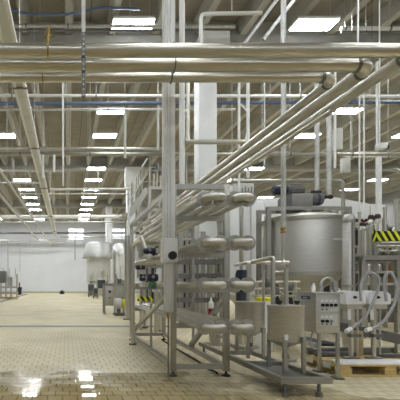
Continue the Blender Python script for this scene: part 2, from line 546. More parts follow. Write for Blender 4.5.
cross_pipe(233, 233, 52, -40, 200, .12, 'steel_dark', 'dark pipe low along the top of the back wall', hang=(30,))
cross_pipe(240.5, 240.5, 52.5, -40, 66, .14, 'galv', 'grey pipe along the back wall left of the cable tray end', hang=(30,))
cross_pipe(237, 237, 51.5, 60, 200, .09, 'galv', 'grey pipe crossing the back wall windows', hang=(70,))

# long conduits running down the hall on the left
for (px0, py0, px1, py1, z, lb) in ((0, 170, 52, 246, 3.2, 'steep conduit running down the hall left of cable tray'),
                                    (0, 195, 38, 240, 2.4, 'lower conduit running down the hall at the left edge')):
    Y0 = F * z / (CY - py0); Y1 = F * z / (CY - py1)
    t = thing('hall_conduit', P(px0, py0, Y0), lb, 'conduit')
    a, b = P(px0, py0, Y0), P(px1, py1, Y1)
    MB().tube([a - (b - a) * .2, b], .04, 8).build('run', 'white_panel', t)
    for q in (.1, .5, .9):
        p = a.lerp(b, q); MB().cyl(p, (p.x, p.y, ZS), .008, 6).build('hanger', 'galv', t)

# sagging blue cable along the first bay
a = [P(px, py, 11.6) for px, py in ((6, 8), (16, 11.5), (30, 14), (50, 15), (68, 14.2), (85, 11), (102, 7.5), (118, 8), (140, 9))]
single('blue_cable', MB().tube(fillet(a, .3), .035, 8), 'blue', 'blue cable sagging between ceiling ribs at upper left', 'cable')

# drop rods and conduits
for (px, y0, y1, Y, r, m, lb) in (
        (63, 84, 186, 9.5, .025, 'white_paint', 'white drop conduit hanging over the open floor'),
        (98, 166, 182, 11, .02, 'white_paint', 'short white drop tube below the crossing pipes'),
        (54, 155, 172, 11, .035, 'white_paint', 'short stubby white tube beside the cable tray'),
        (43, 155, 178, 11, .03, 'white_paint', 'short white tube left of the cable tray'),
        (125, 112, 158, 13, .04, 'white_panel', 'pale drop pipe from blue pipe to the tan pair'),
        (158, 105, 150, 12, .035, 'white_panel', 'thin pale pipe dropping left of the service column'),
        (75, 236, 260, 48, .04, 'steel_dark', 'thin dark rod hanging before the bright back window'),
        (20, 240, 272, 50, .05, 'galv', 'thin grey conduit down the back wall near blue bin'),
        (8, 240, 278, 50, .06, 'galv', 'thicker grey conduit down the back wall above left machine'),
        (239, 83, 190, 9.3, .028, 'white_paint', 'left pole of the white pair right of near column'),
        (248, 83, 178, 9.3, .036, 'white_paint', 'right pole of the white pair right of near column'),
        (264.5, 100, 170, 11, .018, 'galv', 'thin rod hanging between white poles and tank strut'),
        (317, 122, 200, 9.6, .05, 'galv', 'left of two grey pipes standing over the agitator'),
        (329, 115, 194, 9.6, .055, 'galv', 'right of two grey pipes standing over the agitator'),
        (335, 70, 168, 10.5, .03, 'white_paint', 'white drop tube right of the agitator pipes'),
        (359.5, 95, 214, 12, .022, 'white_paint', 'left of two thin white rods over the red capped valves'),
        (364, 95, 220, 12, .022, 'white_paint', 'right of two thin white rods over the red capped valves'),
        (350.5, 115, 150, 12, .012, 'galv', 'hair thin rod hanging right of the agitator'),
        (377, 84, 152, 11, .03, 'white_paint', 'slim white pole above the small camera box'),
        (358, 0, 44, 9, .02, 'white_paint', 'thin white rod above the pipes at upper right'),
        (182, 0, 190, 7.5, .05, 'white_paint', 'round white pipe rising just right of the service column'),
        (372, 3, 40, 12, .008, 'steel_dark', 'hair thin dark rod in the upper right corner'),
        (188, 83, 140, 11.6, .05, 'steel', 'steel downpipe running against the near white column'),
        (14, 160, 176, 12, .01, 'galv', 'hair thin hanger rod at the left edge')):
    a, b = P(px, y0, Y), P(px, y1, Y)
    top = ZS if y0 <= 4 else (Z(min(y0, 62), Y) if r > .015 and px not in (125, 158) and y0 < 130 else a.z)
    t = single('hanging_pipe', MB().cyl((a.x, a.y, b.z), (a.x, a.y, top), r, 10), m, lb, 'pipe')

# strut with brass fitting carrying the mixing tank feed
Y = 7.2
t = thing('feed_pipe', P(283, 275, Y), 'tall grey feed pipe with brass fitting in front of the mixing tank', 'pipe')
MB().cyl((X(283.5, Y), Y, Z(230, Y)), (X(283.5, Y), Y, ZS), .042, 14).build('riser', 'galv', t)
MB().cyl((X(283, Y), Y, Z(268, Y)), (X(283, Y), Y, Z(230, Y)), .028, 12).build('lower_pipe', 'steel', t)
MB().lathe((X(283, Y), Y, Z(233, Y)), [(.0, 0), (.045, 0), (.05, .02), (.035, .045), (.05, .07), (.045, .1), (0, .1)], 12).build('fitting', 'brass', t)
MB().tube([P(283, 268, Y), P(283, 272, Y), P(272, 272, Y)], .022, 10, .04).build('outlet', 'steel', t)

# white stay brace between the pair of poles
single('hanging_brace', MB().beam(P(240.6, 104, 9.3), P(246.8, 111, 9.3), .03, .03), 'white_paint', 'upper short white brace between the pair of poles by the column', 'brace')
single('hanging_brace', MB().beam(P(240.6, 160, 9.3), P(246.8, 133, 9.3), .02, .02), 'white_paint', 'lower longer white brace between the pair of poles by the column', 'brace')
# white pipe loop above the overhead pipes, centre top
t = thing('pipe_loop', P(200, 45, 10.5), 'pale square-cornered pipe loop above the overhead pipes at centre', 'pipe')
MB().tube([P(201, 60, 10.5), P(201, 14, 10.5), P(262, 13, 10.5)], .05, 10, .12).build('run', 'white_panel', t)
MB().cyl(P(232, 13.5, 10.5), (X(232, 10.5), 10.5, ZS), .01, 6).build('hanger', 'galv', t)
# diagonal bracing bars upper centre
for (p, q, lb) in (((240, 50), (284, -10), 'long pale brace rising to the ceiling right of the pipe loop'), ((263, 40), (300, -8), 'second pale brace rising beside the tank feed pipe')):
    a = P(*p, 9.6); b = P(*q, 9.6)
    dd = b - a
    b = a + dd * ((ZS - .02 - a.z) / dd.z)
    single('ceiling_brace', MB().beam(a, b, .07, .07), 'galv', lb, 'brace')
# white fixture on the near column top, electrical box
single('hanging_box', MB().box(P(203, 46, 11.2), P(226, 37, 11.5), .02), 'white_panel', 'flat pale box on pipes in front of the near column top', 'box')

# ------------------------------------------------------------------ service column
Y = 4.9
t = thing('service_column', (X(169, Y), Y, 0), 'white ceiling-hung service column with black round cap by heat exchanger', 'service column')
xl, xr = X(163, Y), X(174, Y)
MB().box((xl, Y - .06, Z(262, Y)), (xr, Y + .06, ZS), .008).build('shaft', 'white_paint', t)
sm = MB()
for q in (.28, .55):
    xx = xl + (xr - xl) * q
    sm.box((xx - .006, Y - .068, Z(262, Y)), (xx + .006, Y - .058, ZS - .1))
sm.build('groove_strip', 'galv', t)
jb = MB().box((X(161.5, Y), Y - .09, Z(262.5, Y)), (X(176, Y), Y + .06, Z(239, Y)), .012).build('socket_box', 'white_paint', t)
MB().disc((X(170.3, Y), Y - .10, Z(256, Y)), .048, .04, (0, 1, 0), 20).build('round_cap', 'black', jb)
MB().box((X(164.5, Y), Y - .045, Z(312, Y)), (X(173, Y), Y + .045, Z(262, Y)), .01).build('lower_shaft', 'white_panel', t)
MB().cyl((X(168.3, Y), Y, 0.004), (X(168.3, Y), Y, Z(311, Y)), .0085, 8).build('floor_rod', 'steel_dark', t)
MB().cyl((X(168.3, Y), Y, Z(318, Y)), (X(168.3, Y), Y, Z(311, Y)), .018, 10).build('rod_collar', 'brass', t)
single('floor_plate', MB().box((X(162, 4.78), 4.74, 0), (X(173, 4.78), 4.83, .004)), 'rust', 'small rusty plate on floor at the service rod foot', 'plate')

# ------------------------------------------------------------------ tubular heat exchanger skid
XLp, XRp, YF, YK = 1.267, 1.90, 5.02, 8.25
t = thing('tubular_heat_exchanger', (1.6, 6.5, 0), 'tall steel rack of four tiers of tubes with flanged return bends', 'heat exchanger')
TOP = 2.29
for x in (XLp, XRp):
    for y in (YF, YK):
        MB().box((x - .034, y - .034, .06), (x + .034, y + .034, TOP), .004).build('post', 'frame_steel', t)
        f = MB().lathe((x, y, 0), [(0, 0), (.05, 0), (.052, .012), (.02, .03), (.012, .035), (.012, .09), (0, .09)], 14).build('foot', 'black', t)
    MB().box((x - .016, 6.33 - .016, .12), (x + .016, 6.33 + .016, .80 if x == XLp else TOP - .06)).build('post', 'frame_steel', t)
tiers = (1.95, 1.51, 1.09, .67)
tr = .045
for y in (YF, YK):
    for z in [q - tr * .8 - .03 for q in tiers] + [.115, TOP - .03]:
        MB().box((XLp + .034, y - .028, z - .03), (XRp - .034, y + .028, z + .03)).build('crossbar', 'frame_steel', t)
for x in (XLp, XRp):
    for z in (.115, TOP - .03):
        MB().box((x - .03, YF + .034, z - .03), (x + .03, YK - .034, z + .03)).build('side_rail', 'frame_steel', t)
MB().beam((XLp, YK - .05, .15), (XLp, YF + .08, 1.02), .05, .05).build('brace', 'frame_steel', t)
MB().beam((XRp, YF + .05, .92), (XRp, 6.45, .15), .06, .06).build('brace', 'frame_steel', t)
TX = (1.375, 1.535, 1.672, 1.805)
YE = 4.2
for zi, z in enumerate(tiers):
    for x in TX:
        MB().cyl((x, YE, z), (x, YK + .15, z), tr * .80, 20).build('tube', 'tube_steel', t)
    for a, b in ((TX[0], TX[1]), (TX[2], TX[3])):
        R = (b - a) / 2; cx = (a + b) / 2
        pts = [(a, YE + .0, z), (a, YE - .04, z)] + [(cx - R * math.cos(u), YE - .04 - R * math.sin(u), z) for u in [PI * q / 12 for q in range(1, 12)]] + [(b, YE - .04, z), (b, YE, z)]
        ub = MB().tube(pts, tr * .86, 20).build('return_bend', 'tube_steel', t)
        for x in (a, b):
            fl = MB().disc((x, YE, z), .077, .024, (0, 1, 0), 28)
            for q in range(8):
                u = 2 * PI * q / 8
                fl.disc((x + .058 * math.cos(u), YE, z + .058 * math.sin(u)), .009, .045, (0, 1, 0), 6)
            fl.build('flange', 'frame_steel', ub)
    # back end bends between pairs
    a, b = TX[1], TX[2]
    R = (b - a) / 2; cx = (a + b) / 2
    pts = [(a, YK + .1, z)] + [(cx - R * math.cos(u), YK + .16 + R * math.sin(u), z) for u in [PI * q / 10 for q in range(0, 11)]] + [(b, YK + .1, z)]
    MB().tube(pts, tr * .98, 14).build('return_bend', 'steel', t)
# header pipes that carry on toward the back
for (x, z, e) in ((1.34, 2.14, 14.0), (1.50, 2.14, 13.2)):
    MB().cyl((x, YF + .05, z), (x, YK + .3, z), .026, 12).build('header_pipe', 'steel', t)

# hose on floor
pts = [P(188, 341, G(341)), P(199, 349, G(349)), P(212, 357, G(357)), P(221, 363, G(363)), P(229, 366, G(366)), P(240, 366, G(366)), P(262, 371, G(371))]
pts = [(min(max(p.x, 1.34), 1.84) if i < 4 else p.x, p.y, .014) for i, p in enumerate(pts)]
pts[4:] = [(1.80, 5.40, .014), (1.84, 5.2, .014), (1.83, 5.12, .014)]
single('floor_hose', MB().tube(fillet(pts, .2), .014, 8), 'black', 'dark hose lying on floor under the heat exchanger', 'hose')

# ------------------------------------------------------------------ dosing skid with two small tanks
t = thing('dosing_skid', (2.3, 4.8, 0), 'low steel skid carrying two small cone-bottom tanks and pipework', 'tank skid')
SX0, SX1, SY0, SY1 = 2.10, 2.54, 4.06, 6.6
for x in (SX0, SX1):
    MB().box((x - .03, SY0, .135), (x + .03, SY1, .19)).build('side_rail', 'frame_steel', t)
for y in (SY0 + .03, 4.95, 5.75, SY1 - .03):
    MB().box((SX0 - .03, y - .03, .133), (SX1 + .03, y + .03, .192)).build('crossbar', 'frame_steel', t)
for x in (SX0 + .03, SX1 - .08):
    for y in (SY0 + .04, SY1 - .06):
        MB().lathe((x, y, 0), [(0, 0), (.032, 0), (.032, .045), (.018, .05), (.016, .135), (0, .135)], 14).build('foot', 'steel_dark', t)
tr_ = MB().box((SX0 + .05, SY0 + .08, .14), (SX1 - .05, 4.9, .15)).build('drip_tray', 'steel_dark', t)
TC = ((2.315, 4.45), (2.315, 5.32))
for (cx, cy) in TC:
    zr, zb = .867, .50
    tk = MB().lathe((cx, cy, 0), [(.0, .41), (.03, .41), (.03, .43), (.170, zb), (.174, zb + .02), (.174, zr - .02), (.178, zr - .012), (.178, zr), (.164, zr), (.162, zr - .05), (.0, zr - .05)], 40).build('tank', 'steel_brush', t)
    MB().lathe((cx, cy, 0), [(.166, zr), (.181, zr), (.181, zr + .012), (.166, zr + .012)], 40).build('rim', 'steel', tk)
    for sx in (-1, 1):
        for sy in (-1, 1):
            lx_, ly_ = cx + sx * .095, cy + sy * .172
            MB().box((lx_ - .017, ly_ - .017, .19), (lx_ + .017, ly_ + .017, zb + .06)).build('leg', 'frame_steel', t)
    MB().tube([(cx, cy, .42), (cx, cy, .29), (cx + .12, cy + .02, .29), (cx + .12, cy + .25, .29)], .022, 10, .05).build('drain_pipe', 'steel', t)
    MB().lathe((cx, cy, .31), [(0, 0), (.034, 0), (.034, .05), (0, .05)], 12).build('drain_valve', 'steel_dark', t)
MB().box((2.203, 4.245, .53), (2.237, 4.262, .585)).build('bracket', 'white_plastic', t)
# pipework over the tanks
MB().tube([P(236, 265, 5.98), P(271, 258, 4.66), P(273, 258, 4.6), P(273, 307, 4.6)], .024, 12, .07).build('fill_pipe', 'steel', t)
Yq = 5.25
MB().tube([P(248, 306, Yq), P(248, 262.5, Yq), P(289, 262.5, Yq)], .020, 12, .05).build('fill_pipe', 'steel', t)
MB().cyl(P(263.5, 306, 5.3), P(263.5, 270, 5.3), .016, 10).build('dip_pipe', 'steel', t)
MB().cyl(P(286, 306, 4.55), P(286, 270, 4.55), .022, 12).build('dip_pipe', 'steel', t)
MB().disc(P(286, 269, 4.55), .032, .02, (0, 0, 1), 14).build('pipe_ferrule', 'steel', t)
MB().disc(P(271, 262.5, Yq), .034, .02, (1, 0, 0), 14).build('pipe_ferrule', 'steel', t)
MB().disc(P(283, 262.5, Yq), .036, .03, (1, 0, 0), 14).build('pipe_ferrule', 'steel', t)
for px, py in ((279.5, 302.5), (297, 303)):
    v = MB().lathe(P(px, 306, 4.5), [(0, 0), (.018, 0), (.018, .03), (.03, .035), (.03, .055), (0, .06)], 10)
    v.build('valve', 'black', t)
MB().tube([P(277, 296, 4.5), P(281, 303, 4.5)], .008, 8).build('valve_handle', 'black', t)
# tall uprights and pump gear at the back of the skid
MB().cyl((SX0 + .1, 6.2, .19), (SX0 + .1, 6.2, .52), .07, 16).build('pump', 'steel', t)
MB().tube([(SX0 + .1, 6.2, .35), (SX0 + .1, 5.85, .35), (SX0 + .1, 5.75, .28), (2.3, 5.4, .28)], .025, 10, .05).build('suction_pipe', 'steel', t)

# upright dark motor pump behind the bends
Y = 6.9
t = thing('upright_motor_pump', P(242, 340, Y), 'dark navy upright pump motor behind the right return bends', 'pump')
cx = X(242, Y)
MB().lathe((cx, Y, 0), [(0, Z(304, Y)), (.085, Z(304, Y)), (.095, Z(301, Y)), (.095, Z(292.5, Y)), (.05, Z(291.5, Y)), (.0, Z(291.5, Y))], 20).build('coupling_guard', 'dark_base', t)
mm = MB().lathe((cx, Y, 0), [(0, Z(291.5, Y)), (.055, Z(291.5, Y)), (.10, Z(290, Y)), (.10, Z(273, Y)), (.085, Z(270, Y)), (0, Z(269.5, Y))], 20)
for q in range(10):
    u = 2 * PI * q / 10
    mm.beam((cx + .10 * math.cos(u), Y + .10 * math.sin(u), Z(289, Y)), (cx + .10 * math.cos(u), Y + .10 * math.sin(u), Z(274, Y)), .012, .012)
mm.build('motor', 'navy', t)
MB().lathe((cx, Y, 0), [(0, 0), (.12, 0), (.12, .04), (.05, .08), (.05, .55), (.08, .60), (.08, Z(304, Y)), (0, Z(304, Y))], 18).build('pedestal', 'steel', t)
single('white_bottle', MB().lathe(P(211, 317, 7.6), [(0, 0), (.045, 0), (.048, .01), (.048, .22), (.04, .27), (.018, .30), (.018, .35), (0, .35)], 16), 'white_plastic', 'x', 'bottle')
wbo = bpy.data.objects['white_bottle']
tag(wbo, 'white bottle with red lower band hung behind the heat exchanger', 'bottle')
q = P(211, 317, 7.6)
rb = MB().lathe(q, [(.0, .012), (.0495, .012), (.0495, .155), (0, .155)], 16).build('red_band', 'red', wbo); rb['label'] = 'red band'
single('bottle_stand', MB().box((q.x - .09, q.y - .05, q.z - .02), (q.x + .09, q.y + .07, q.z)).cyl((q.x, q.y + .03, 0), (q.x, q.y + .03, q.z - .02), .03, 12).lathe((q.x, q.y + .03, 0), [(0, 0), (.12, 0), (.12, .02), (0, .02)], 16), 'steel', 'thin steel stand under the white and red bottle', 'stand')

# ------------------------------------------------------------------ product lines between the exchanger and the valve group
for i, (p, q, r, lb) in enumerate((
        ((168, 214, 8.7), (139, 241, 14.0), .060, 'uppermost product pipe receding behind the service column'),
        ((168, 222, 8.8), (140, 246, 13.0), .050, 'second product pipe receding behind the service column'),
        ((166, 230, 8.9), (144, 252, 11.5), .045, 'third product pipe receding behind the service column'),
        ((164, 232, 8.6), (139, 263, 9.6), .050, 'steep product pipe falling toward the dark blue valves'))):
    a, b = P(*p), P(*q)
    t = thing('hanging_product_pipe', b, lb, 'pipe')
    MB().tube([a, b, (b.x, b.y, b.z - .35)], r, 12, .15).build('run', 'tube_steel', t)
    MB().disc(a.lerp(b, .5), r * 1.3, .03, b - a, 14).build('coupling', 'steel_dark', t)

# ------------------------------------------------------------------ valve group left of the exchanger
def riser(px, y0, y1, Y, r, lb, m='steel', extra=None):
    t = thing('riser_pipe', (X(px, Y), Y, 0), lb, 'pipe')
    top = P(px, y0, Y)
    if extra:
        MB().tube([(top.x, Y, .03), top, Vector(top) + Vector(extra)], r, 14, .16).build('run', m, t)
    else:
        MB().cyl((top.x, Y, .03), top, r, 14).build('run', m, t)
    MB().disc((top.x, Y, .015), r * 1.8, .03, (0, 0, 1), 16).build('floor_flange', 'steel_dark', t)
    MB().disc((top.x, Y, Z(285, Y)), r * 1.35, .05, (0, 0, 1), 14).build('coupling', 'steel', t)
    return t


riser(127.3, 236, 318, 13.0, .075, 'thick steel riser pipe beside the small steel cabinet')
t = thing('riser_pipe', (1.19, 7.6, 0), 'steel riser pipe with hooked top left of the dark valves', 'pipe')
MB().tube([(1.19, 7.6, .03), (1.19, 7.6, Z(245, 7.6)), (1.15, 6.5, Z(245, 7.6) + .02), (1.145, 5.98, Z(254, 5.9)), (1.145, 5.92, Z(256, 5.9))], .036, 14, .16).build('run', 'steel', t)
MB().disc((1.19, 7.6, .015), .07, .03, (0, 0, 1), 16).build('floor_flange', 'steel_dark', t)
MB().disc((1.19, 7.6, Z(285, 7.6)), .048, .05, (0, 0, 1), 14).build('coupling', 'steel', t)
riser(133.0, 252, 330, 11.5, .04, 'slimmer steel riser pipe between the thick one and hooked one')
riser(144.5, 246, 330, 10.5, .045, 'steel riser pipe behind the dark blue valves')
t = riser(160.5, 262, 330, 9.8, .05, 'steel riser pipe half hidden behind the service column')
riser(128.8, 205, 330, 14.0, .045, 'white riser pipe standing before the second hall column', m='white_paint')


def process_valve(px, py, Y, L, r, lb, axis=(1, 0, 0), body='white_panel', dz=-1):
    c = P(px, py, Y)
    t = thing('mounted_process_valve', c, lb, 'valve')
    ax = Vector(axis)
    MB().lathe(c - ax * L / 2, [(0, 0), (r * .7, 0), (r, L * .08), (r, L * .42), (r * .75, L * .46), (r * .75, L * .54), (r, L * .58), (r, L * .92), (r * .7, L), (0, L)], 16, axis).build('actuator', 'navy', t)
    MB().disc(c + Vector((0, -r, r * .2)), r * .4, .02, (0, 1, 0), 10).build('cap', 'hose', t)
    MB().lathe((c.x, c.y, c.z + dz * r * 3), [(0, 0), (r * .8, 0), (r * 1.1, r * .4), (r * 1.1, r * 1.4), (r * .6, r * 2.0), (0, r * 2.2)], 16).build('body', body, t)
    MB().tube([(c.x, c.y, c.z - r * 2.2), (1.30, c.y, c.z - r * 2.2)], r * .55, 10).build('inlet', 'steel', t)
    return t


process_valve(149.5, 251, 5.9, .17, .042, 'topmost dark blue process valve left of the service column')
process_valve(140.5, 267.5, 6.9, .15, .034, 'small dark blue process valve beside the hooked riser')
process_valve(142.5, 277.5, 6.6, .11, .050, 'dark blue upright process valve above the small hazard bar', axis=(0, 0, 1))
process_valve(152.5, 277.5, 5.8, .15, .052, 'dark blue process valve with green body left of the service column', body='green')
t = thing('bent_process_pipe', P(158, 330, 8.9), 'fat pale bent pipe behind the service column socket box', 'pipe')
MB().tube([P(156, 292, 8.9), P(156, 284, 8.9), P(160, 272, 9.1), P(162, 262, 9.4)], .085, 14, .2).build('bend', 'white_panel', t)
MB().cyl((X(156, 8.9), 8.9, 0), P(156, 292, 8.9), .05, 12).build('stand_pipe', 'steel', t)
t = thing('hazard_bar', P(145, 330, 10.0), 'small black and yellow striped bar low behind the valves', 'barrier')
MB().box(P(137.5, 301, 10.0) + Vector((0, -.02, 0)), P(153, 296.5, 10.0) + Vector((0, .03, 0))).build('striped_board', 'hazard', t)
for px in (140, 151):
    MB().cyl((X(px, 10.05), 10.05, 0), (X(px, 10.05), 10.05, Z(299, 10.05)), .02, 8).build('post', 'steel', t)
t = thing('low_pipe_run', P(150, 330, 10.4), 'low pale pipe run behind the small hazard bar', 'pipe')
MB().tube([P(138, 306, 10.4), P(152, 309, 10.2), P(163, 313, 10.0)], .06, 12, .2).build('run', 'white_panel', t)
for px, py in ((141, 307), (160, 312)):
    q = P(px, py, 10.3); MB().cyl((q.x, q.y, 0), (q.x, q.y, q.z), .03, 8).build('support', 'steel', t)

# ------------------------------------------------------------------ stair and platform (behind the exchanger)
Y = 14.5
t = thing('access_platform', P(160, 330, Y), 'steel access platform with guard rails behind the service column', 'platform')
zp = Z(187, Y)
x0, x1 = X(148, Y), X(187, Y)
MB().box((x0, Y - .1, zp - .10), (x1, Y + 1.6, zp)).build('deck', 'frame_steel', t)
for px in (149.2, 170.5, 186):
    for y in (Y - .06, Y + 1.55):
        MB().box((X(px, Y) - .05, y - .05, 0), (X(px, Y) + .05, y + .05, zp - .1)).build('leg', 'frame_steel', t)
        MB().cyl((X(px, Y), y, zp), (X(px, Y), y, zp + 1.08), .028, 8).build('rail_post', 'frame_steel', t)
for dz in (.55, 1.08):
    for y in (Y - .06, Y + 1.55):
        MB().cyl((x0, y, zp + dz), (x1, y, zp + dz), .026, 8).build('guard_rail', 'frame_steel', t)
MB().box((x0, Y - .1, zp - .85), (x1, Y + 0, zp - .75)).build('tie_beam', 'frame_steel', t)
MB().tube([(X(149, Y), Y - .06, zp - .9), (X(143, Y), Y - .06, zp - .35), (X(137, Y), Y - .06, zp - .9)], .04, 8, .3).build('arched_brace', 'frame_steel', t)
MB().beam(P(155, 216, Y), P(162, 228, Y), .05, .05).build('brace', 'frame_steel', t)
# equipment standing on the deck
for k, (px, h, r, lb) in enumerate(((153.5, .62, .06, 'left of three grey instruments standing on the access platform'), (157, .75, .05, 'middle of three grey instruments standing on the access platform'), (160.5, .55, .055, 'right of three grey instruments standing on the access platform'))):
    xx = X(px, Y + .6)
    o = thing('instrument_stand', (xx, Y + .6, zp), lb, 'instrument')
    MB().cyl((xx, Y + .6, zp), (xx, Y + .6, zp + h), r * .5, 10).build('post', 'steel', o)
    MB().lathe((xx, Y + .6, zp + h), [(0, 0), (r, 0), (r * 1.2, .05), (r * 1.2, .2), (0, .24)], 12).build('head', 'steel_dark', o)
t = thing('ship_stair', P(140, 330, Y), 'steep steel stair with handrails up to the access platform', 'stair')
# lower end rests on a landing
xt, xb_, zb_ = X(147.6, Y), X(131, Y), Z(213, Y)
for y in (Y + .05, Y + .85):
    MB().beam((xt, y, zp - .05), (xb_, y, zb_), .05, .20).build('stringer', 'frame_steel', t)
    for dz in (.5, 1.0):
        MB().tube([(xt, y, zp + dz), (xb_, y, zb_ + dz)], .026, 8).build('handrail', 'white_panel', t)
    for f in (.3, .65, .95):
        xx = xt + (xb_ - xt) * f; zz = zp + (zb_ - zp) * f
        MB().cyl((xx, y, zz), (xx, y, zz + 1.0), .022, 8).build('baluster', 'frame_steel', t)
for k in range(5):
    f = (k + .5) / 5
    xx = xt + (xb_ - xt) * f; zz = zp + (zb_ - zp) * f
    MB().box((xx - .1, Y + .05, zz - .02), (xx + .1, Y + .85, zz + .02)).build('tread', 'steel_dark', t)
MB().box((xb_ - .28, Y - .05, zb_ - .1), (xb_ + .02, Y + .95, zb_)).build('landing', 'frame_steel', t)
for dx in (-.06,):
    for y in (Y, Y + .9):
        MB().box((xb_ + dx - .03, y - .03, 0), (xb_ + dx + .03, y + .03, zb_ - .1)).build('leg', 'frame_steel', t)
# white enclosure box on the hall column
single('wall_box', MB().box(P(125.5, 186, 27.4), P(138.5, 169, 27.94), .03), 'white_paint', 'white box clamped on the hall column beside the stair', 'box')
# large steel vessel under the platform
t = thing('process_vessel', P(170, 330, 16.5), 'dull horizontal steel vessel in the shade under the platform', 'vessel')
q = P(150, 226, 19.6)
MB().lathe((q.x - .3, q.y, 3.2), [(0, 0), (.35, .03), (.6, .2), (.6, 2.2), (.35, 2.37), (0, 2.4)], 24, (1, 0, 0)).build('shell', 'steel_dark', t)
for dx in (.3, 1.7):
    MB().box((q.x + dx - .1, q.y - .4, 0), (q.x + dx + .1, q.y + .4, 2.75)).build('saddle_leg', 'frame_steel', t)

# ------------------------------------------------------------------ small cabinet and yellow pump (left of the exchanger)
Y = 15.8
t = thing('steel_cabinet', P(114, 313, Y), 'low stainless cabinet on legs on open floor by the riser pipes', 'cabinet')
xa, xb2 = X(104, Y), X(125, Y)
MB().box((xa + .05, Y + .02, .28), (xb2, Y + .5, 1.06), .01).build('body', 'steel_brush', t)
MB().box((xa + .14, Y + .005, .36), (xa + .46, Y + .02, 1.0), .004).build('door', 'steel_brush', t)
MB().box((xa + .50, Y + .005, .36), (xb2 - .05, Y + .02, 1.0), .004).build('door', 'steel_brush', t)
for x in (xa + .02, xb2):
    for y in (Y + .0, Y + .5):
        MB().box((x - .03, y - .03, 0), (x + .03, y + .03, 1.12)).build('leg', 'frame_steel', t)
MB().box((xa - .02, Y - .03, 1.06), (xb2 + .03, Y + .53, 1.12)).build('top', 'frame_steel', t)
MB().box((xa + .17, Y - .015, .76), (xa + .26, Y + .008, .86)).build('latch', 'black', t)
MB().box((xa + .17, Y - .015, .55), (xa + .24, Y + .008, .60)).build('latch', 'black', t)
Y = 14.6
t = thing('feed_pump', P(119, 316, Y), 'pale pump with yellow face on floor before the low cabinet', 'pump')
cx = X(118, Y)
MB().box((cx - .12, Y - .15, 0), (cx + .30, Y + .25, .10), .01).build('base', 'steel_dark', t)
MB().lathe((cx - .14, Y, .42), [(0, 0), (.15, 0), (.19, .05), (.19, .22), (.15, .26), (0, .26)], 20, (1, 0, 0)).build('housing', 'white_panel', t)
MB().lathe((cx + .12, Y - .02, .42), [(0, 0), (.10, 0), (.15, .02), (.15, .10), (.08, .14), (0, .14)], 20, (1, 0, 0)).build('yellow_face', 'yellow', t)
MB().box((cx - .04, Y - .06, .10), (cx + .08, Y + .06, .26)).build('pedestal', 'steel_dark', t)
MB().cyl((cx - .05, Y, .6), (cx - .05, Y, 1.35), .035, 10).build('outlet', 'steel', t)
t = thing('upright_pipe', P(112.5, 330, 15.2), 'thin steel pipe standing before the low cabinet', 'pipe')
MB().cyl((X(114.5, 15.3), 15.3, 0), (X(114.5, 15.3), 15.3, Z(250, 15.3)), .035, 10).build('run', 'steel', t)
MB().disc((X(114.5, 15.3), 15.3, .012), .08, .024, (0, 0, 1), 14).build('floor_flange', 'steel_dark', t)

# ------------------------------------------------------------------ far tanks
for (pc, Y, r, hr, ytop, yh, ybot, lb) in ((98.5, 38.0, 1.05, 1.45, 243, 257, 281, 'far steel tank with flared hood left of the distant column'),
                                          (123, 35.3, .95, 1.0, 244, 254, 280, 'far steel tank with rounded top right of the distant column')):
    cx = X(pc, Y); s_ = Y / F
    t = thing('storage_tank', (cx, Y, 0), lb, 'tank')
    z1, z2, z3 = Z(ytop, Y), Z(yh, Y), Z(ybot, Y)
    MB().lathe((cx, Y, 0), [(0, z3 - .35), (.2, z3 - .3), (r, z3), (r, z2 + .05), (0, z2 + .05)], 32).build('shell', 'white_panel', t)
    MB().lathe((cx, Y, 0), [(0, z2), (hr, z2 - .12), (hr, z2), (hr * .80, z1 - .10), (hr * .70, z1), (0, z1 + .04)], 32).build('hood', 'galv', t)
    for q in range(4):
        u = PI / 4 + q * PI / 2
        MB().cyl((cx + r * .95 * math.cos(u), Y + r * .95 * math.sin(u), 0), (cx + r * .95 * math.cos(u), Y + r * .95 * math.sin(u), z3 + .5), .08, 10).build('leg', 'frame_steel', t)
    MB().box((cx + r * .1, Y - r - .25, z3 + .3), (cx + r * .5, Y - r + .05, z3 + .9)).build('hatch', 'steel', t)
for (px, Y, w_, h, m, lb) in ((91, 35.5, .5, 1.1, 'steel_dark', 'grey machine cabinet under the far hooded tank'),
                              (101, 34, .7, 1.5, 'steel_brush', 'steel machine cabinet left of the distant column foot'),
                              (95.5, 32.0, .35, .8, 'steel_dark', 'small dark machine before the far hooded tank'),
                              (118, 33, .55, 1.6, 'steel_brush', 'pale machine cabinet behind the low cabinet')):
    cx = X(px, Y)
    t = thing('machine_cabinet', (cx, Y, 0), lb, 'machine')
    MB().box((cx - w_ / 2, Y - .3, .15), (cx + w_ / 2, Y + .3, h), .03).build('body', m, t)
    MB().box((cx - w_ / 2 + .05, Y - .32, h * .5), (cx + w_ / 2 - .05, Y - .3, h - .08)).build('panel', 'dark_base', t)
    for sx in (-1, 1):
        MB().cyl((cx + sx * w_ * .4, Y, 0), (cx + sx * w_ * .4, Y, .16), .05, 8).build('foot', 'steel_dark', t)
    MB().cyl((cx + w_ * .3, Y, h), (cx + w_ * .3, Y, h + .9), .05, 8).build('pipe', 'steel', t)

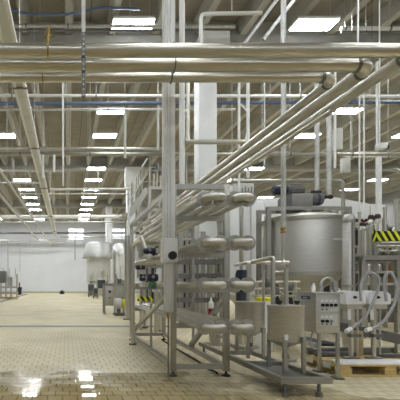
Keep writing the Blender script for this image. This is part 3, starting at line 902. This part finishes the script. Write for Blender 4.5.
# ------------------------------------------------------------------ left edge machine, bin, cap
Y = 31.5
t = thing('conveyor_machine', P(6, 299, Y), 'pale conveyor machine frame at the left edge by back wall', 'machine')
x0, x1 = X(-8, Y), X(17.5, Y)
for px in (-6, 1, 6, 11, 17):
    MB().box((X(px, Y) - .05, Y - .05, 0), (X(px, Y) + .05, Y + .05, Z(277 if px < 14 else 274, Y))).build('leg', 'frame_steel', t)
for py in (287, 293):
    MB().box((x0, Y - .06, Z(py, Y) - .07), (x1, Y + .5, Z(py, Y) + .05)).build('rail', 'frame_steel', t)
MB().box((x0, Y - .1, Z(283, Y)), (X(6, Y), Y + .6, Z(271, Y)), .08).build('hopper', 'steel_dark', t)
MB().box((X(7, Y), Y, Z(286, Y)), (X(12, Y), Y + .5, Z(277, Y)), .05).build('guard', 'steel_brush', t)
MB().box((x0, Y - .3, 0), (x1, Y + .7, .14)).build('plinth', 'skirt', t)
for px in (3, 9, 15):
    MB().cyl((X(px, Y), Y + .2, Z(277, Y)), (X(px, Y), Y + .2, Z(268, Y)), .035, 8).build('pipe', 'steel', t)
Y = 43.0
t = thing('waste_bin', P(19.5, 295, Y), 'dark blue bin by back wall at the floor drain end', 'bin')
cx = X(19.5, Y)
MB().lathe((cx, Y, 0), [(0, 0), (.19, 0), (.25, .70), (.27, .72), (.27, .78), (0, .78)], 20).build('tub', 'navy', t)
MB().box((cx - .06, Y - .05, .78), (cx + .05, Y + .05, 1.25), .02).build('rag', 'red', t)
single('rubber_plug', MB().lathe(P(62, 294, 46.0) * 1.0, [(0, 0), (.28, 0), (.25, .25), (.1, .4), (0, .42)], 16), 'black', 'small black object on the floor before the back wall', 'floor fitting')
o = bpy.data.objects['rubber_plug']; o.location.z = 0

# ------------------------------------------------------------------ white silo behind the bends
Y = 12.3
cx = X(243.5, Y)
t = thing('silo', (cx, Y, 0), 'pale upright silo behind the right return bends', 'silo')
MB().lathe((cx, Y, 0), [(0, .35), (.12, .4), (.54, .8), (.54, Z(206, Y)), (.5, Z(203.5, Y)), (0, Z(200, Y))], 40).build('shell', 'column_paint', t)
MB().box((cx - .035, Y - .56, .9), (cx - .015, Y - .53, Z(207, Y))).build('seam', 'steel', t)
for q in range(3):
    u = -PI / 2 + q * 2 * PI / 3 + .5
    MB().cyl((cx + .48 * math.cos(u), Y + .48 * math.sin(u), 0), (cx + .48 * math.cos(u), Y + .48 * math.sin(u), .9), .05, 10).build('leg', 'frame_steel', t)
# gauges cluster on top
t = thing('instrument_manifold', P(243, 200, 11.0), 'cluster of small grey instruments above the top right bend', 'instrument')
q = P(243, 192, 11.0)
MB().box((q.x - .28, q.y - .05, q.z - .22), (q.x + .28, q.y + .2, q.z + .22), .03).build('housing', 'white_panel', t)
for k in range(5):
    MB().lathe((q.x - .05 + k * .08, q.y - .08, q.z - .18 + (k % 2) * .03), [(0, 0), (.03, 0), (.03, .08), (.014, .1), (.014, .26), (0, .28)], 10).build('instrument', 'grey_motor', t)
MB().cyl((q.x, q.y + .1, 0), (q.x, q.y + .1, q.z - .22), .05, 10).build('stand_pipe', 'steel', t)

# ------------------------------------------------------------------ mixing tank and agitator
Y = 9.0
cx = X(303, Y); r = .80
t = thing('mixing_tank', (cx, Y, 0), 'large cylindrical stainless mixing tank with domed top', 'tank')
zt_, zb_ = Z(222, Y), Z(275, Y)
MB().lathe((cx, Y, 0), [(0, .72), (.07, .72), (.07, .82), (r - .02, zb_ - .02), (r, zb_), (r, zt_), (r * .985, zt_ + .025), (r * .9, zt_ + .07), (r * .7, zt_ + .12), (r * .4, zt_ + .165), (0, zt_ + .18)], 64).build('shell', 'steel_brush', t)
for z, m in ((zb_ + .02, 'frame_steel'), (zt_, 'steel')):
    MB().lathe((cx, Y, z), [(r - .02, -.035), (r + .03, -.035), (r + .03, .03), (r - .02, .03)], 64).build('rim_band', m, t)
for u in (-2.5, -.65, .65, 2.5):
    MB().cyl((cx + .745 * math.cos(u), Y + .745 * math.sin(u), 0), (cx + .745 * math.cos(u), Y + .745 * math.sin(u), zb_ + .1), .05, 12).build('leg', 'frame_steel', t)
for u, rr_ in ((-1.9, .45), (-1.25, .5), (-.7, .55)):
    MB().lathe((cx + rr_ * math.cos(u), Y + rr_ * math.sin(u), zt_ + .1), [(0, -.05), (.05, -.05), (.05, .05), (.075, .06), (.075, .085), (0, .085)], 14).build('nozzle', 'steel', t)
q = Vector((cx + r * math.cos(-1.2), Y + r * math.sin(-1.2), Z(243, Y)))
MB().beam(q + Vector((-.16, -.004 - .055, 0)), q + Vector((.2, -.004 + .075, 0)), .012, .035).build('name_plate', 'white_panel', t)
MB().tube([(cx, Y, .72), (cx, Y, .45), (cx - .9, Y - .2, .45)], .04, 12, .1).build('outlet', 'steel', t)
# bridge and agitator
t = thing('agitator_bridge', (cx, Y, 0), 'tan steel beam bridge spanning over the mixing tank top', 'bridge')
zbr = Z(211.5, Y)
for y in (Y - .22, Y + .22):
    MB().box((X(264, Y), y - .05, zbr - .01), (X(338, Y), y + .05, zbr + .06)).build('beam', 'frame_steel', t)
MB().box((cx - .5, Y - .17, zbr + .01), (cx + .5, Y + .17, zbr + .06)).build('mount_plate', 'steel_dark', t)
for px in (263.5, 342):
    for y in (Y - .22, Y + .22):
        xx = X(px, Y)
        MB().box((xx - .04, y - .04, 0), (xx + .04, y + .04, zbr + .06)).build('post', 'frame_steel', t)
t = thing('agitator_drive', (cx, Y, zbr + .06), 'blue-grey gear motors of the agitator on top of the bridge', 'motor')
za = zbr + .06
def xx_(p): return X(p, Y)
MB().box((xx_(288), Y - .16, za), (xx_(309), Y + .16, za + .30), .03).build('gearbox', 'motor_light', t)
MB().prism([(xx_(281), za + .02), (xx_(288), za + .0), (xx_(288), za + .30), (xx_(283), za + .26), (xx_(281), za + .20)], 1, Y - .14, Y + .14).build('gear_flange', 'grey_motor', t)
for (p0, p1, zc, rr_, nm) in ((287, 303, za + .40, .115, 'motor'), (310, 321.5, za + .20, .13, 'motor')):
    m_ = MB().lathe((xx_(p0), Y, zc), [(0, 0), (rr_ * .85, 0), (rr_, .03), (rr_, xx_(p1) - xx_(p0) - .03), (rr_ * .85, xx_(p1) - xx_(p0)), (0, xx_(p1) - xx_(p0))], 20, (1, 0, 0))
    for k in range(12):
        u = 2 * PI * k / 12
        m_.beam((xx_(p0) + .04, Y + rr_ * math.cos(u), zc + rr_ * math.sin(u)), (xx_(p1) - .04, Y + rr_ * math.cos(u), zc + rr_ * math.sin(u)), .014, .014)
    m_.build(nm, 'grey_motor', t)
MB().lathe((xx_(273), Y, za + .40), [(0, 0), (.08, 0), (.105, .03), (.105, .20), (.07, .24), (.07, .32), (0, .32)], 20, (1, 0, 0)).build('fan_cover', 'navy', t)
MB().lathe((xx_(315), Y, za + .20), [(.128, 0), (.137, 0), (.137, .05), (.128, .05)], 20, (1, 0, 0)).build('motor_band', 'navy', t)
MB().cyl((cx, Y, zbr - .25), (cx, Y, za + .02), .035, 12).build('shaft', 'steel', t)
for px, py, Yk, lb in ((316, 192, 9.55, 'black fitting at the foot of the left agitator pipe'), (328, 197, 9.55, 'black fitting at the foot of the right agitator pipe')):
    c = P(px, py, Yk)
    single('hanging_fitting', MB().lathe(c - Vector((.11, 0, 0)), [(0, 0), (.03, 0), (.05, .04), (.03, .1), (.05, .17), (.03, .22), (0, .22)], 12, (1, 0, 0)), 'black', lb, 'fitting')
# tan pipe over the tank
t = thing('overhead_drain_pipe', P(343, 181, 8.3), 'thin tan pipe crossing behind the agitator then bending down', 'pipe')
MB().tube([P(231, 181, 10.2), P(343, 181, 10.2), P(343, 300, 10.2), (X(343, 10.2), 10.2, .0)], .045, 12, .12).build('run', 'frame_steel', t)
# pipe loop between silo and tank
t = thing('looped_pipe', P(264, 330, 10.4), 'pale looped pipe between the silo and mixing tank', 'pipe')
MB().tube([(X(261, 10.4), 10.4, 0), P(261, 227, 10.4), P(267, 222, 10.4), P(267, 262, 10.4), P(258, 262, 10.4)], .05, 12, .12).build('run', 'white_panel', t)

# white housing behind the tank
Y = 15.5
poly = [(241, 216), (241, 207), (257, 199), (324, 195), (370, 204), (386, 204.5), (386, 218), (330, 218)]
t = thing('conveyor_housing', P(315, 300, Y), 'long white panelled housing behind the mixing tank', 'housing')
MB().prism([(X(a, Y), Z(b, Y)) for a, b in poly], 1, Y, Y + 1.6).build('panel_body', 'white_paint', t)
for px in (243, 290, 335, 384):
    MB().box((X(px, Y) - .08, Y + .1, 0), (X(px, Y) + .08, Y + .26, Z(217, Y))).build('leg', 'frame_steel', t)
for px in (270, 300, 345, 370):
    MB().box((X(px, Y) - .01, Y - .012, Z(217.5, Y)), (X(px, Y) + .01, Y + .002, Z(206, Y))).build('seam', 'frame_steel', t)
for k, px in enumerate((349, 356, 363, 370, 377, 383)):
    MB().lathe((X(px, Y), Y + .3, Z(221, Y)), [(0, 0), (.07, 0), (.11, .05), (.11, .12), (0, .13)], 12).build('motor', 'dark_base', t)

# ------------------------------------------------------------------ tall holding tube
Y = 6.7
cx = X(348.7, Y)
t = thing('holding_tube', (cx, Y, 0), 'tall narrow steel column tube right of the mixing tank', 'tube')
MB().lathe((cx, Y, 0), [(0, .1), (.08, .1), (.085, .16), (.085, Z(217, Y)), (.06, Z(214.5, Y)), (0, Z(214, Y))], 28).build('shell', 'steel_brush', t)
MB().lathe((cx, Y, 0), [(0, 0), (.14, 0), (.14, .02), (.05, .03), (.05, .1), (0, .1)], 18).build('base_flange', 'steel_dark', t)
MB().box((cx - .012, Y - .094, .4), (cx + .004, Y - .083, Z(220, Y))).build('seam', 'steel_dark', t)
for py in (222, 286):
    MB().lathe((cx, Y, Z(py, Y)), [(.084, -.02), (.096, -.02), (.096, .02), (.084, .02)], 28).build('band', 'frame_steel', t)

# ------------------------------------------------------------------ right platform frame with its gear
Y = 8.5
t = thing('equipment_platform', P(385, 338, Y), 'steel frame table carrying pipework under the striped barrier', 'platform')
zt_ = Z(255.5, Y)
xA, xB = X(361.5, Y), X(442, Y)
for y in (Y, Y + 1.4):
    MB().box((xA, y - .05, zt_ - .09), (xB, y + .05, zt_)).build('beam', 'frame_steel', t)
    for px in (362.5, 398, 424):
        xx = X(px, Y)
        MB().box((xx - .045, y - .045, 0), (xx + .045, y + .045, zt_ - .09)).build('post', 'frame_steel', t)
    MB().box((xA, y - .03, .55), (xB, y + .03, .62)).build('lower_rail', 'steel_dark', t)
MB().box((xA, Y + .05, zt_ - .04), (xB, Y + 1.35, zt_ - .01)).build('deck', 'steel_dark', t)
t = thing('striped_barrier', P(390, 241, 8.55), 'black and yellow striped beam above the steel frame table', 'barrier')
Yb = 8.45
MB().box((X(376.5, Yb), Yb, Z(241, Yb)), (X(420, Yb), Yb + .12, Z(231, Yb))).build('striped_beam', 'hazard', t)
for px in (381, 416):
    MB().box((X(px, Yb) - .03, Yb + .14, zt_), (X(px, Yb) + .03, Yb + .20, Z(232, Yb))).build('post', 'frame_steel', t)
for (px, y0, Yk, r_, lb) in ((370.5, 226, 8.75, .055, 'thick short steel pipe standing left of the striped beam'),
                             (359.5, 213, 10.15, .03, 'thin tall steel pipe standing just right of the tall column tube'),
                             (385, 208, 9.6, .035, 'steel pipe rising behind the left of the striped beam'),
                             (397, 200, 9.4, .04, 'steel pipe rising behind the striped beam at frame edge')):
    xx = X(px, Yk); zbase = zt_ if px > 362 else 0
    t = thing('standing_pipe', (xx, Yk, zbase), lb, 'pipe')
    MB().cyl((xx, Yk, zbase - (.01 if zbase else 0)), (xx, Yk, Z(y0, Yk)), r_, 12).build('run', 'steel', t)
    MB().disc((xx, Yk, Z(y0, Yk)), r_ * 1.4, .05, (0, 0, 1), 12).build('ferrule', 'steel', t)
for k, (px, py, Yk, sz, lb) in enumerate(((371, 219, 9.2, .06, 'left of the two large red-capped valves above the frame table'), (377.5, 218.5, 9.2, .064, 'right of the two large red-capped valves above the frame table'),
                                         (362.5, 226, 9.7, .06, 'left of the two small red-capped valves above the frame table'), (368, 226.5, 9.7, .06, 'right of the two small red-capped valves above the frame table'))):
    c = P(px, py, Yk)
    t = thing('red_capped_valve', (c.x, c.y, zt_), lb, 'valve')
    MB().lathe((c.x, c.y, c.z), [(0, 0), (sz * .9, 0), (sz, .03), (sz, sz * 1.0), (0, sz * 1.05)], 16).build('actuator', 'dark_base', t)
    MB().lathe((c.x, c.y, c.z + sz * .95), [(0, 0), (sz * .85, 0), (sz * .75, sz * .5), (0, sz * .6)], 16).build('cap', 'red', t)
    MB().lathe((c.x, c.y, c.z - sz * 1.6), [(0, 0), (sz * .9, 0), (sz * .9, sz * .8), (sz * .5, sz * 1.6), (0, sz * 1.6)], 14).build('body', 'steel', t)
    MB().cyl((c.x, c.y, zt_ - .01), (c.x, c.y, c.z - sz * 1.5), sz * .4, 10).build('stem', 'steel', t)
t = thing('pipe_manifold', P(386, 255, 9.0), 'bright steel pipe manifold lying on the steel frame table', 'manifold')
for py, px0, px1, Yk in ((246.5, 376, 412, 8.95), (251.5, 378, 412, 8.9), (243, 380, 412, 9.0)):
    MB().cyl(P(px0, py, Yk), P(px1, py, Yk), .035, 12).build('run', 'steel_pol', t)
for px in (376, 386, 395):
    MB().lathe((X(px, 8.95), 8.95, zt_), [(0, 0), (.08, 0), (.11, .06), (.11, .12), (.04, .16), (.04, .24), (0, .24)], 14).build('strainer', 'steel_pol', t)
MB().cyl((X(382, 9.0), 9.0, zt_), P(382, 243, 9.0), .03, 10).build('run', 'steel', t)
# machine below the platform
t = thing('pump_rack', P(383, 330, 10.6), 'dark pump rack standing in the shade behind the frame table', 'rack')
Yk = 10.6
MB().box((X(364, Yk), Yk + .3, .1), (X(410, Yk), Yk + .36, Z(258, Yk))).build('dark_back_panel', 'steel_dark', t)
for px in (366, 376, 386, 396):
    MB().box((X(px, Yk) - .03, Yk - .03, 0), (X(px, Yk) + .03, Yk + .03, Z(259, Yk))).build('post', 'frame_steel', t)
for py in (272, 284, 300):
    MB().box((X(364, Yk), Yk - .04, Z(py, Yk) - .03), (X(400, Yk), Yk + .3, Z(py, Yk) + .03)).build('shelf', 'steel', t)
for k, (px, py) in enumerate(((371, 272), (381, 272), (391, 272), (371, 284), (381, 284), (391, 284))):
    c = P(px, py, Yk - .0)
    MB().lathe((c.x, c.y + .1, c.z + .03), [(0, 0), (.08, 0), (.08, .14), (.03, .17), (.03, .22), (0, .22)], 12).build('canister', ('white_panel', 'steel', 'rust')[k % 3], t)

# rack of pipes behind exchanger (between exchanger and silo)
t = thing('pipe_rack', (3.0, 10.6, 0), 'steel pipe rack behind the heat exchanger, left of silo', 'rack')
for px in (181, 203, 222):
    MB().box((X(px, 10.6) - .05, 10.55, 0), (X(px, 10.6) + .05, 10.65, Z(232, 10.6))).build('post', 'frame_steel', t)
for py in (262, 276, 300):
    MB().box((X(178, 10.6), 10.5, Z(py, 10.6) - .06), (X(226, 10.6), 10.7, Z(py, 10.6) + .06)).build('beam', 'steel_dark', t)
for px, rr_ in ((187, .04), (192, .06), (198, .035), (210, .09), (216, .04)):
    MB().cyl((X(px, 10.9), 10.9, 0), (X(px, 10.9), 10.9, Z(240, 10.9)), rr_, 12).build('pipe', 'steel', t)
# pipes under the tank
t = thing('tank_manifold', P(290, 330, 7.6), 'tangle of steel pipes and valves beneath the mixing tank', 'manifold')
Yk = 7.7
for px in (257, 263, 284, 295):
    MB().cyl((X(px, Yk), Yk, 0), (X(px, Yk), Yk, Z(281 + (px % 3), Yk)), .03, 10).build('upright', 'steel', t)
for py in (282, 289, 296):
    MB().cyl(P(254, py, Yk), P(300, py, Yk), .026, 10).build('run', 'steel', t)
for px, py in ((268, 287), (276, 294), (290, 291)):
    MB().lathe(P(px, py, Yk - .06), [(0, 0), (.04, 0), (.06, .04), (.06, .1), (.03, .14), (0, .14)], 12, (0, 0, 1)).build('valve', 'steel_dark', t)
MB().tube([P(271, 285, Yk - .05), P(281, 293, Yk - .05), P(288, 300, Yk - .05)], .02, 10, .1).build('sloped_pipe', 'white_panel', t)
t = thing('yellow_drum', P(265, 312, 6.9), 'white drum with yellow top behind the small tank rims', 'drum')
c = P(264, 316, 6.9)
MB().lathe((c.x, c.y, 0), [(0, 0), (.13, 0), (.14, .02), (.14, .82), (0, .82)], 20).build('body', 'white_plastic', t)
MB().lathe((c.x, c.y, .82), [(0, 0), (.145, 0), (.145, .05), (.05, .07), (0, .07)], 20).build('lid', 'yellow', t)

# ------------------------------------------------------------------ control panel
YF_ = 4.86
px0, px1 = 316, 340
xa, xb2 = X(px0, YF_), X(px1, YF_)
YB_ = 5.30
t = thing('control_panel', ((xa + xb2) / 2, YF_ + .2, 0), 'stainless control box with dark knobs on a stand', 'control panel')
zlo, zhi = Z(333, YF_), Z(294, YF_)
MB().box((xa, YF_, zlo), (xb2, YB_, zhi), .006).build('enclosure', 'steel_brush', t)
MB().box((xa - .02, YF_ - .02, zhi), (xb2 + .03, YB_ + .02, zhi + .018)).build('roof', 'steel', t)
for (y0, y1, yk, n_, ys) in ((298.5, 311.5, 305, 4, 309.5), (314.5, 326, 321, 3, 324)):
    pl = MB().box((X(319.5, YF_), YF_ - .006, Z(y1, YF_)), (X(337.5, YF_), YF_, Z(y0, YF_))).build('faceplate', 'white_panel', t)
    for k in range(n_):
        px = 322 + k * 4.3
        kb = MB().lathe((X(px, YF_), YF_ - .004, Z(yk, YF_)), [(0, 0), (.017, 0), (.019, .006), (.015, .024), (0, .026)], 14, (0, -1, 0))
        kb.box((X(px, YF_) - .004, YF_ - .04, Z(yk, YF_) - .016), (X(px, YF_) + .004, YF_ - .02, Z(yk, YF_) + .016))
        kb.build('knob', 'hose' if (n_ == 3 and k == 2) else 'black', pl)
        MB().box((X(px, YF_) - .012, YF_ - .009, Z(yk - 4.2, YF_) - .008), (X(px, YF_) + .012, YF_ - .005, Z(yk - 4.2, YF_) + .008)).build('legend_tag', 'white_plastic', pl)
    for k in range(2 if n_ == 4 else 3):
        px = 322 + k * 4.3
        MB().disc((X(px, YF_), YF_ - .008, Z(ys, YF_)), .008, .012, (0, 1, 0), 10).build('lamp', 'black', pl)
lb_ = MB().box((xa - .004, YF_ + .12, Z(299.6, YF_)), (xa, YF_ + .30, Z(296.6, YF_))).build('blue_label', 'label_blue', t)
MB().box((xa - .006, YF_ + .17, Z(298.6, YF_)), (xa - .003, YF_ + .26, Z(297.6, YF_))).build('white_mark', 'white_plastic', lb_)
MB().box((xb2 - .035, YF_ + .0, .02), (xb2 - .005, YF_ + .03, zlo)).build('leg', 'frame_steel', t)
MB().box((xb2 - .07, YF_ - .04, .0), (xb2 + .03, YF_ + .07, .02)).build('foot_plate', 'steel_dark', t)
MB().box((3.15, YB_ - .05, .02), (3.18, YB_ - .02, zlo)).build('leg', 'frame_steel', t)
MB().box((3.11, YB_ - .09, .0), (3.21, YB_ + .02, .02)).build('foot_plate', 'steel_dark', t)
MB().tube([(xa + .08, YF_ + .2, zlo), (xa + .06, YF_ + .25, .35), (xa + .20, YF_ + .3, .28), (xa + .14, YF_ + .2, zlo)], .008, 6, .1).build('cable', 'hose', t)
# coil hose and white bottle on the control box
t = thing('hose_coil', P(327, 293, 5.1), 'small grey hose loop standing on the control box', 'hose')
c = P(328, 285, 5.15)
MB().tube([(c.x - .09, c.y, zhi + .03)] + [(c.x + .085 * math.cos(u), c.y, c.z + .085 * math.sin(u)) for u in [PI * 1.15 - PI * 1.3 * k / 14 for k in range(15)]] + [(c.x + .09, c.y, zhi + .03)], .014, 10).build('loop', 'hose', t)
c = P(313.5, 293, 5.15)
single('white_bottle', MB().lathe((c.x, c.y, zhi + .018), [(0, 0), (.022, 0), (.022, .07), (.012, .09), (.012, .11), (0, .11)], 14), 'white_plastic', 'small white bottle standing on the control box', 'bottle')

# ------------------------------------------------------------------ pallet and what stands on it
PX0, PX1, PY0, PY1 = 3.235, 4.43, 4.97, 5.77
t = thing('wooden_pallet', ((PX0 + PX1) / 2, 5.37, 0), 'wooden pallet under the two white pump heads', 'pallet')
for k in range(6):
    y = PY0 + k * (PY1 - PY0 - .10) / 5
    MB().box((PX0, y, .122), (PX1, y + .10, .144), .003).build('deck_board', 'wood', t)
for y in (PY0, PY0 + .35, PY1 - .10):
    MB().box((PX0, y, 0), (PX1, y + .10, .022), .003).build('bottom_board', 'wood', t)
    for x in (PX0, (PX0 + PX1) / 2 - .07, PX1 - .14):
        MB().box((x, y, .022), (x + .14, y + .10, .10), .003).build('block', 'wood', t)
for x in (PX0, (PX0 + PX1) / 2 - .06, PX1 - .12):
    MB().box((x, PY0, .10), (x + .12, PY1, .122), .003).build('stringer_board', 'wood', t)
for k, (y0, y1) in enumerate(((5.15, 5.30), (5.52, 5.68))):
    MB().box((PX0 - .004, y0, .06), (PX0, y1, .13)).build('paper_label', 'white_panel', t)
for k, (x0, x1, nm) in enumerate(((3.25, 3.60, 'leftmost'), (3.61, 3.98, 'middle'), (3.99, 4.40, 'rightmost'))):
    single('plastic_board', MB().box((x0, PY0 + .005, .144), (x1, PY0 + .26, .166), .004), 'white_plastic', '%s white plastic board on the front of the wooden pallet' % nm, 'board', 'white boards on the pallet')
# pumps on stands
def pump(pc, Y, pl, pr, lb):
    cx = X(pc, Y)
    t = thing('dosing_pump', (cx, Y, .144), lb, 'pump')
    zl, zh = Z(304, Y), Z(290.5, Y)
    x0, x1 = X(pl, Y), X(pr, Y)
    hd = MB().prism([(x0, zl), (x1, zl), (x1, zh - .05), (x1 - .05, zh - .012), (x0 + .03, zh), (x0, zh - .02)], 1, Y - .10, Y + .12)
    bmesh.ops.bevel(hd.bm, geom=hd.bm.edges[:], offset=.01, segments=2, affect='EDGES')
    hd.build('head', 'white_plastic', t)
    MB().lathe((X(pc - 2, Y), Y - .10, Z(297, Y)), [(0, 0), (.016, 0), (.018, .02), (.008, .03), (.008, .05), (0, .05)], 12, (0, -1, 0)).build('knob', 'black', t)
    MB().box((x0 + .03, Y - .07, zl - .06), (x1 - .03, Y + .08, zl)).build('bracket', 'steel', t)
    MB().cyl((cx, Y, .17), (cx, Y, zl - .05), .028, 14).build('stand', 'steel', t)
    MB().lathe((cx, Y, 0), [(0, .144), (.10, .144), (.10, .16), (.03, .17), (0, .17)], 18).build('base_plate', 'steel_dark', t)
    MB().cyl((cx + .07, Y - .02, .20), (cx + .07, Y - .02, zl - .05), .012, 10).build('dip_tube', 'steel', t)
    MB().cyl((cx - .05, Y - .04, zl - .20), (cx - .05, Y - .04, zl - .05), .02, 10).build('sleeve', 'white_plastic', t)
    MB().box((cx - .03, Y - .05, .42), (cx + .10, Y + .03, .46)).build('clamp', 'steel_dark', t)
    return t
Yp = 5.40
pump(351, Yp, 341.5, 361, 'white pump head on post, nearer the control box')
pump(373.5, Yp, 364, 385.5, 'white pump head on post at right of the pallet')
def hose(pts, lb, tip=None):
    P_ = [P(a, b, y) for a, b, y in pts]
    t = thing('transfer_hose', P_[-1], lb, 'hose')
    # smooth curve through the points
    n = len(P_); out = []
    for i in range(n - 1):
        p0 = P_[max(0, i - 1)]; p1 = P_[i]; p2 = P_[i + 1]; p3 = P_[min(n - 1, i + 2)]
        for k in range(8):
            u = k / 8
            out.append(.5 * ((2 * p1) + (p2 - p0) * u + (2 * p0 - 5 * p1 + 4 * p2 - p3) * u * u + (3 * p1 - p0 - 3 * p2 + p3) * u ** 3))
    out.append(P_[-1])
    MB().tube(out, .0165, 12).build('tube', 'hose', t)
    d = (P_[-1] - P_[-2]).normalized()
    MB().tube([P_[-1] - d * .01, P_[-1] + d * .075], .026, 12).build('nozzle', 'white_plastic', t)
hose([(361, 301, 5.20), (360.5, 288, 5.24), (364, 277, 5.26), (371, 273, 5.26), (378, 278, 5.24), (378.5, 288, 5.22), (374, 300, 5.17), (367, 314, 5.15), (358, 324, 5.12), (350, 329, 5.06)], 'looped grey hose arching over the gap between pump heads')
hose([(386.5, 301, 5.20), (384.5, 288, 5.24), (385, 277, 5.26), (389.5, 272.5, 5.26), (394.5, 278, 5.24), (397, 289, 5.2), (394, 304, 5.17), (387, 317, 5.15), (378, 326, 5.12), (370, 329, 5.06)], 'looped grey hose arching over the right pump head')
single('tan_board', MB().box((X(354.5, 5.6), 5.58, .144), (X(362.5, 5.6), 5.66, Z(331, 5.6)), .004), 'card', 'upright tan board standing on the pallet between pump posts', 'board')
# steel channels behind the pumps
t = thing('steel_trolley', P(385, 345, 6.3), 'low dark steel channel frame behind the pallet', 'frame')
MB().beam(P(338, 326, 6.5), P(405, 340, 6.0), .10, .14).build('channel', 'steel_dark', t)
MB().beam((4.0, 6.15, .12), (5.3, 6.2, .12), .10, .10).build('lower_channel', 'steel_dark', t)
for px, Yk in ((352, 6.4), (375, 6.22), (398, 6.06)):
    xx = X(px, Yk); MB().box((xx - .03, Yk - .03, 0), (xx + .03, Yk + .03, Z(333, Yk))).build('leg', 'steel', t)
for k, (px, py, lb) in enumerate(((385, 346, 'upper grey steel bar lying on the pallet at right'), (388, 352, 'lower grey steel bar lying on the pallet at right'))):
    z = .176 + (.03 if k == 0 else 0)
    single('steel_bar', MB().box((4.06, 5.42 + .10 * k, .144 + .0), (4.38, 5.46 + .10 * k, .20 - .02 * k), .004), 'steel_dark', lb, 'bar')
single('steel_bar', MB().box((3.27, 5.515, .144), (3.80, 5.565, .205), .004), 'steel_dark', 'short dark steel bar lying on the pallet behind the nearer pump post', 'bar')
single('steel_bar', MB().box((3.27, 5.68, .144), (4.38, 5.755, .235), .004), 'steel_dark', 'longest dark steel bar along the rear edge of the pallet', 'bar')
# low roller track left of the pallet
t = thing('roller_track', P(318, 352, 6.4), 'low dark roller track behind the control box stand', 'track')
for x in (3.50, 3.82):
    MB().box((x - .02, 5.9, .20), (x + .02, 7.6, .27)).build('side_rail', 'steel', t)
    for y in (5.95, 7.5):
        MB().box((x - .02, y - .02, 0), (x + .02, y + .02, .2)).build('leg', 'steel_dark', t)
for k in range(10):
    MB().cyl((3.52, 6.0 + k * .16, .24), (3.80, 6.0 + k * .16, .24), .03, 10).build('roller', 'dark_base', t)
# small boxes hung at upper right
for (px, p2, y0, y1, Y, m, lb) in ((334.5, 339.5, 130, 149, 11.5, 'white_panel', 'tall narrow white box hanging right of the agitator pipes'),
                                   (343, 347.5, 159, 172, 13.0, 'white_panel', 'short white box hanging beneath the crossing pipe')):
    single('hanging_box', MB().box(P(px, y1, Y), P(p2, y0, Y + .15), .01), m, lb, 'box')
t = thing('hanging_camera', P(382, 146, 10.8), 'small white camera-like device with dark lens on a pole', 'device')
c = P(381.5, 147, 10.8)
MB().box((c.x - .11, c.y - .1, c.z - .06), (c.x + .09, c.y + .1, c.z + .09), .02).build('housing', 'white_paint', t)
MB().lathe((c.x + .09, c.y, c.z), [(0, 0), (.05, 0), (.06, .07), (0, .07)], 14, (1, 0, 0)).build('lens', 'dark_base', t)
MB().cyl((c.x - .05, c.y, c.z + .08), (c.x - .05, c.y, ZS), .015, 8).build('pole', 'white_paint', t)
t = thing('standing_pole', P(378.5, 215, 11.3), 'white square pole rising behind the striped beam', 'pole')
MB().box((X(376.8, 11.3), 11.25, 0), (X(380.4, 11.3), 11.35, Z(157, 11.3))).build('shaft', 'white_paint', t)
MB().box((X(375.8, 11.3), 11.2, 0), (X(381.4, 11.3), 11.4, .02)).build('base_plate', 'steel_dark', t)


# ------------------------------------------------------------------ process racks further back
def process_rack(px0, px1, Y, ytop, lb, seed, n=6, canisters=3):
    rnd = random.Random(seed)
    x0, x1, zt = X(px0, Y), X(px1, Y), Z(ytop, Y)
    t = thing('process_rack', ((x0 + x1) / 2, Y, 0), lb, 'rack')
    for f in (0, .5, 1):
        x = x0 + (x1 - x0) * f
        MB().box((x - .04, Y - .04, 0), (x + .04, Y + .04, zt)).build('post', 'frame_steel', t)
    MB().box((x0, Y + .45, .15), (x1, Y + .50, zt - .1)).build('dark_back_panel', 'dark_base', t)  # dark sheet added behind the gear to stand in for deep shade
    k = max(2, int(zt / .7))
    for j in range(k):
        z = .3 + (zt - .4) * j / (k - 1)
        MB().box((x0, Y - .03, z - .03), (x1, Y + .45, z + .03)).build('shelf', 'steel', t)
    for j in range(n):
        x = x0 + (x1 - x0) * (j + .3 + .4 * rnd.random()) / n
        z0 = .2 + rnd.random() * .5; z1 = zt - rnd.random() * .9
        MB().tube([(x, Y - .12, z0), (x, Y - .12, z1), (x + rnd.choice((-.15, .15)), Y - .05, z1)], .02 + .03 * rnd.random(), 10, .08).build('pipe', rnd.choice(('steel', 'steel', 'white_panel')), t)
    for j in range(canisters):
        x = x0 + (x1 - x0) * (j + .5) / canisters
        z = .33 + (zt - .4) * rnd.randrange(k - 1) / (k - 1)
        MB().lathe((x, Y + .15, z), [(0, 0), (.09, 0), (.10, .04), (.10, .22), (.05, .28), (.05, .34), (0, .34)], 14).build('canister', rnd.choice(('steel', 'white_panel', 'dark_base')), t)
    return t


process_rack(281, 340, 11.6, 276, 'dark process rack in the shade under the mixing tank', 3, 9, 4)
process_rack(352, 420, 13.2, 224, 'tall process rack behind the red-capped valves', 5, 10, 6)
process_rack(142, 176, 17.6, 250, 'process rack under the access platform behind the valves', 8, 7, 3)
process_rack(178, 224, 13.4, 236, 'process rack between access platform and silo', 11, 7, 4)
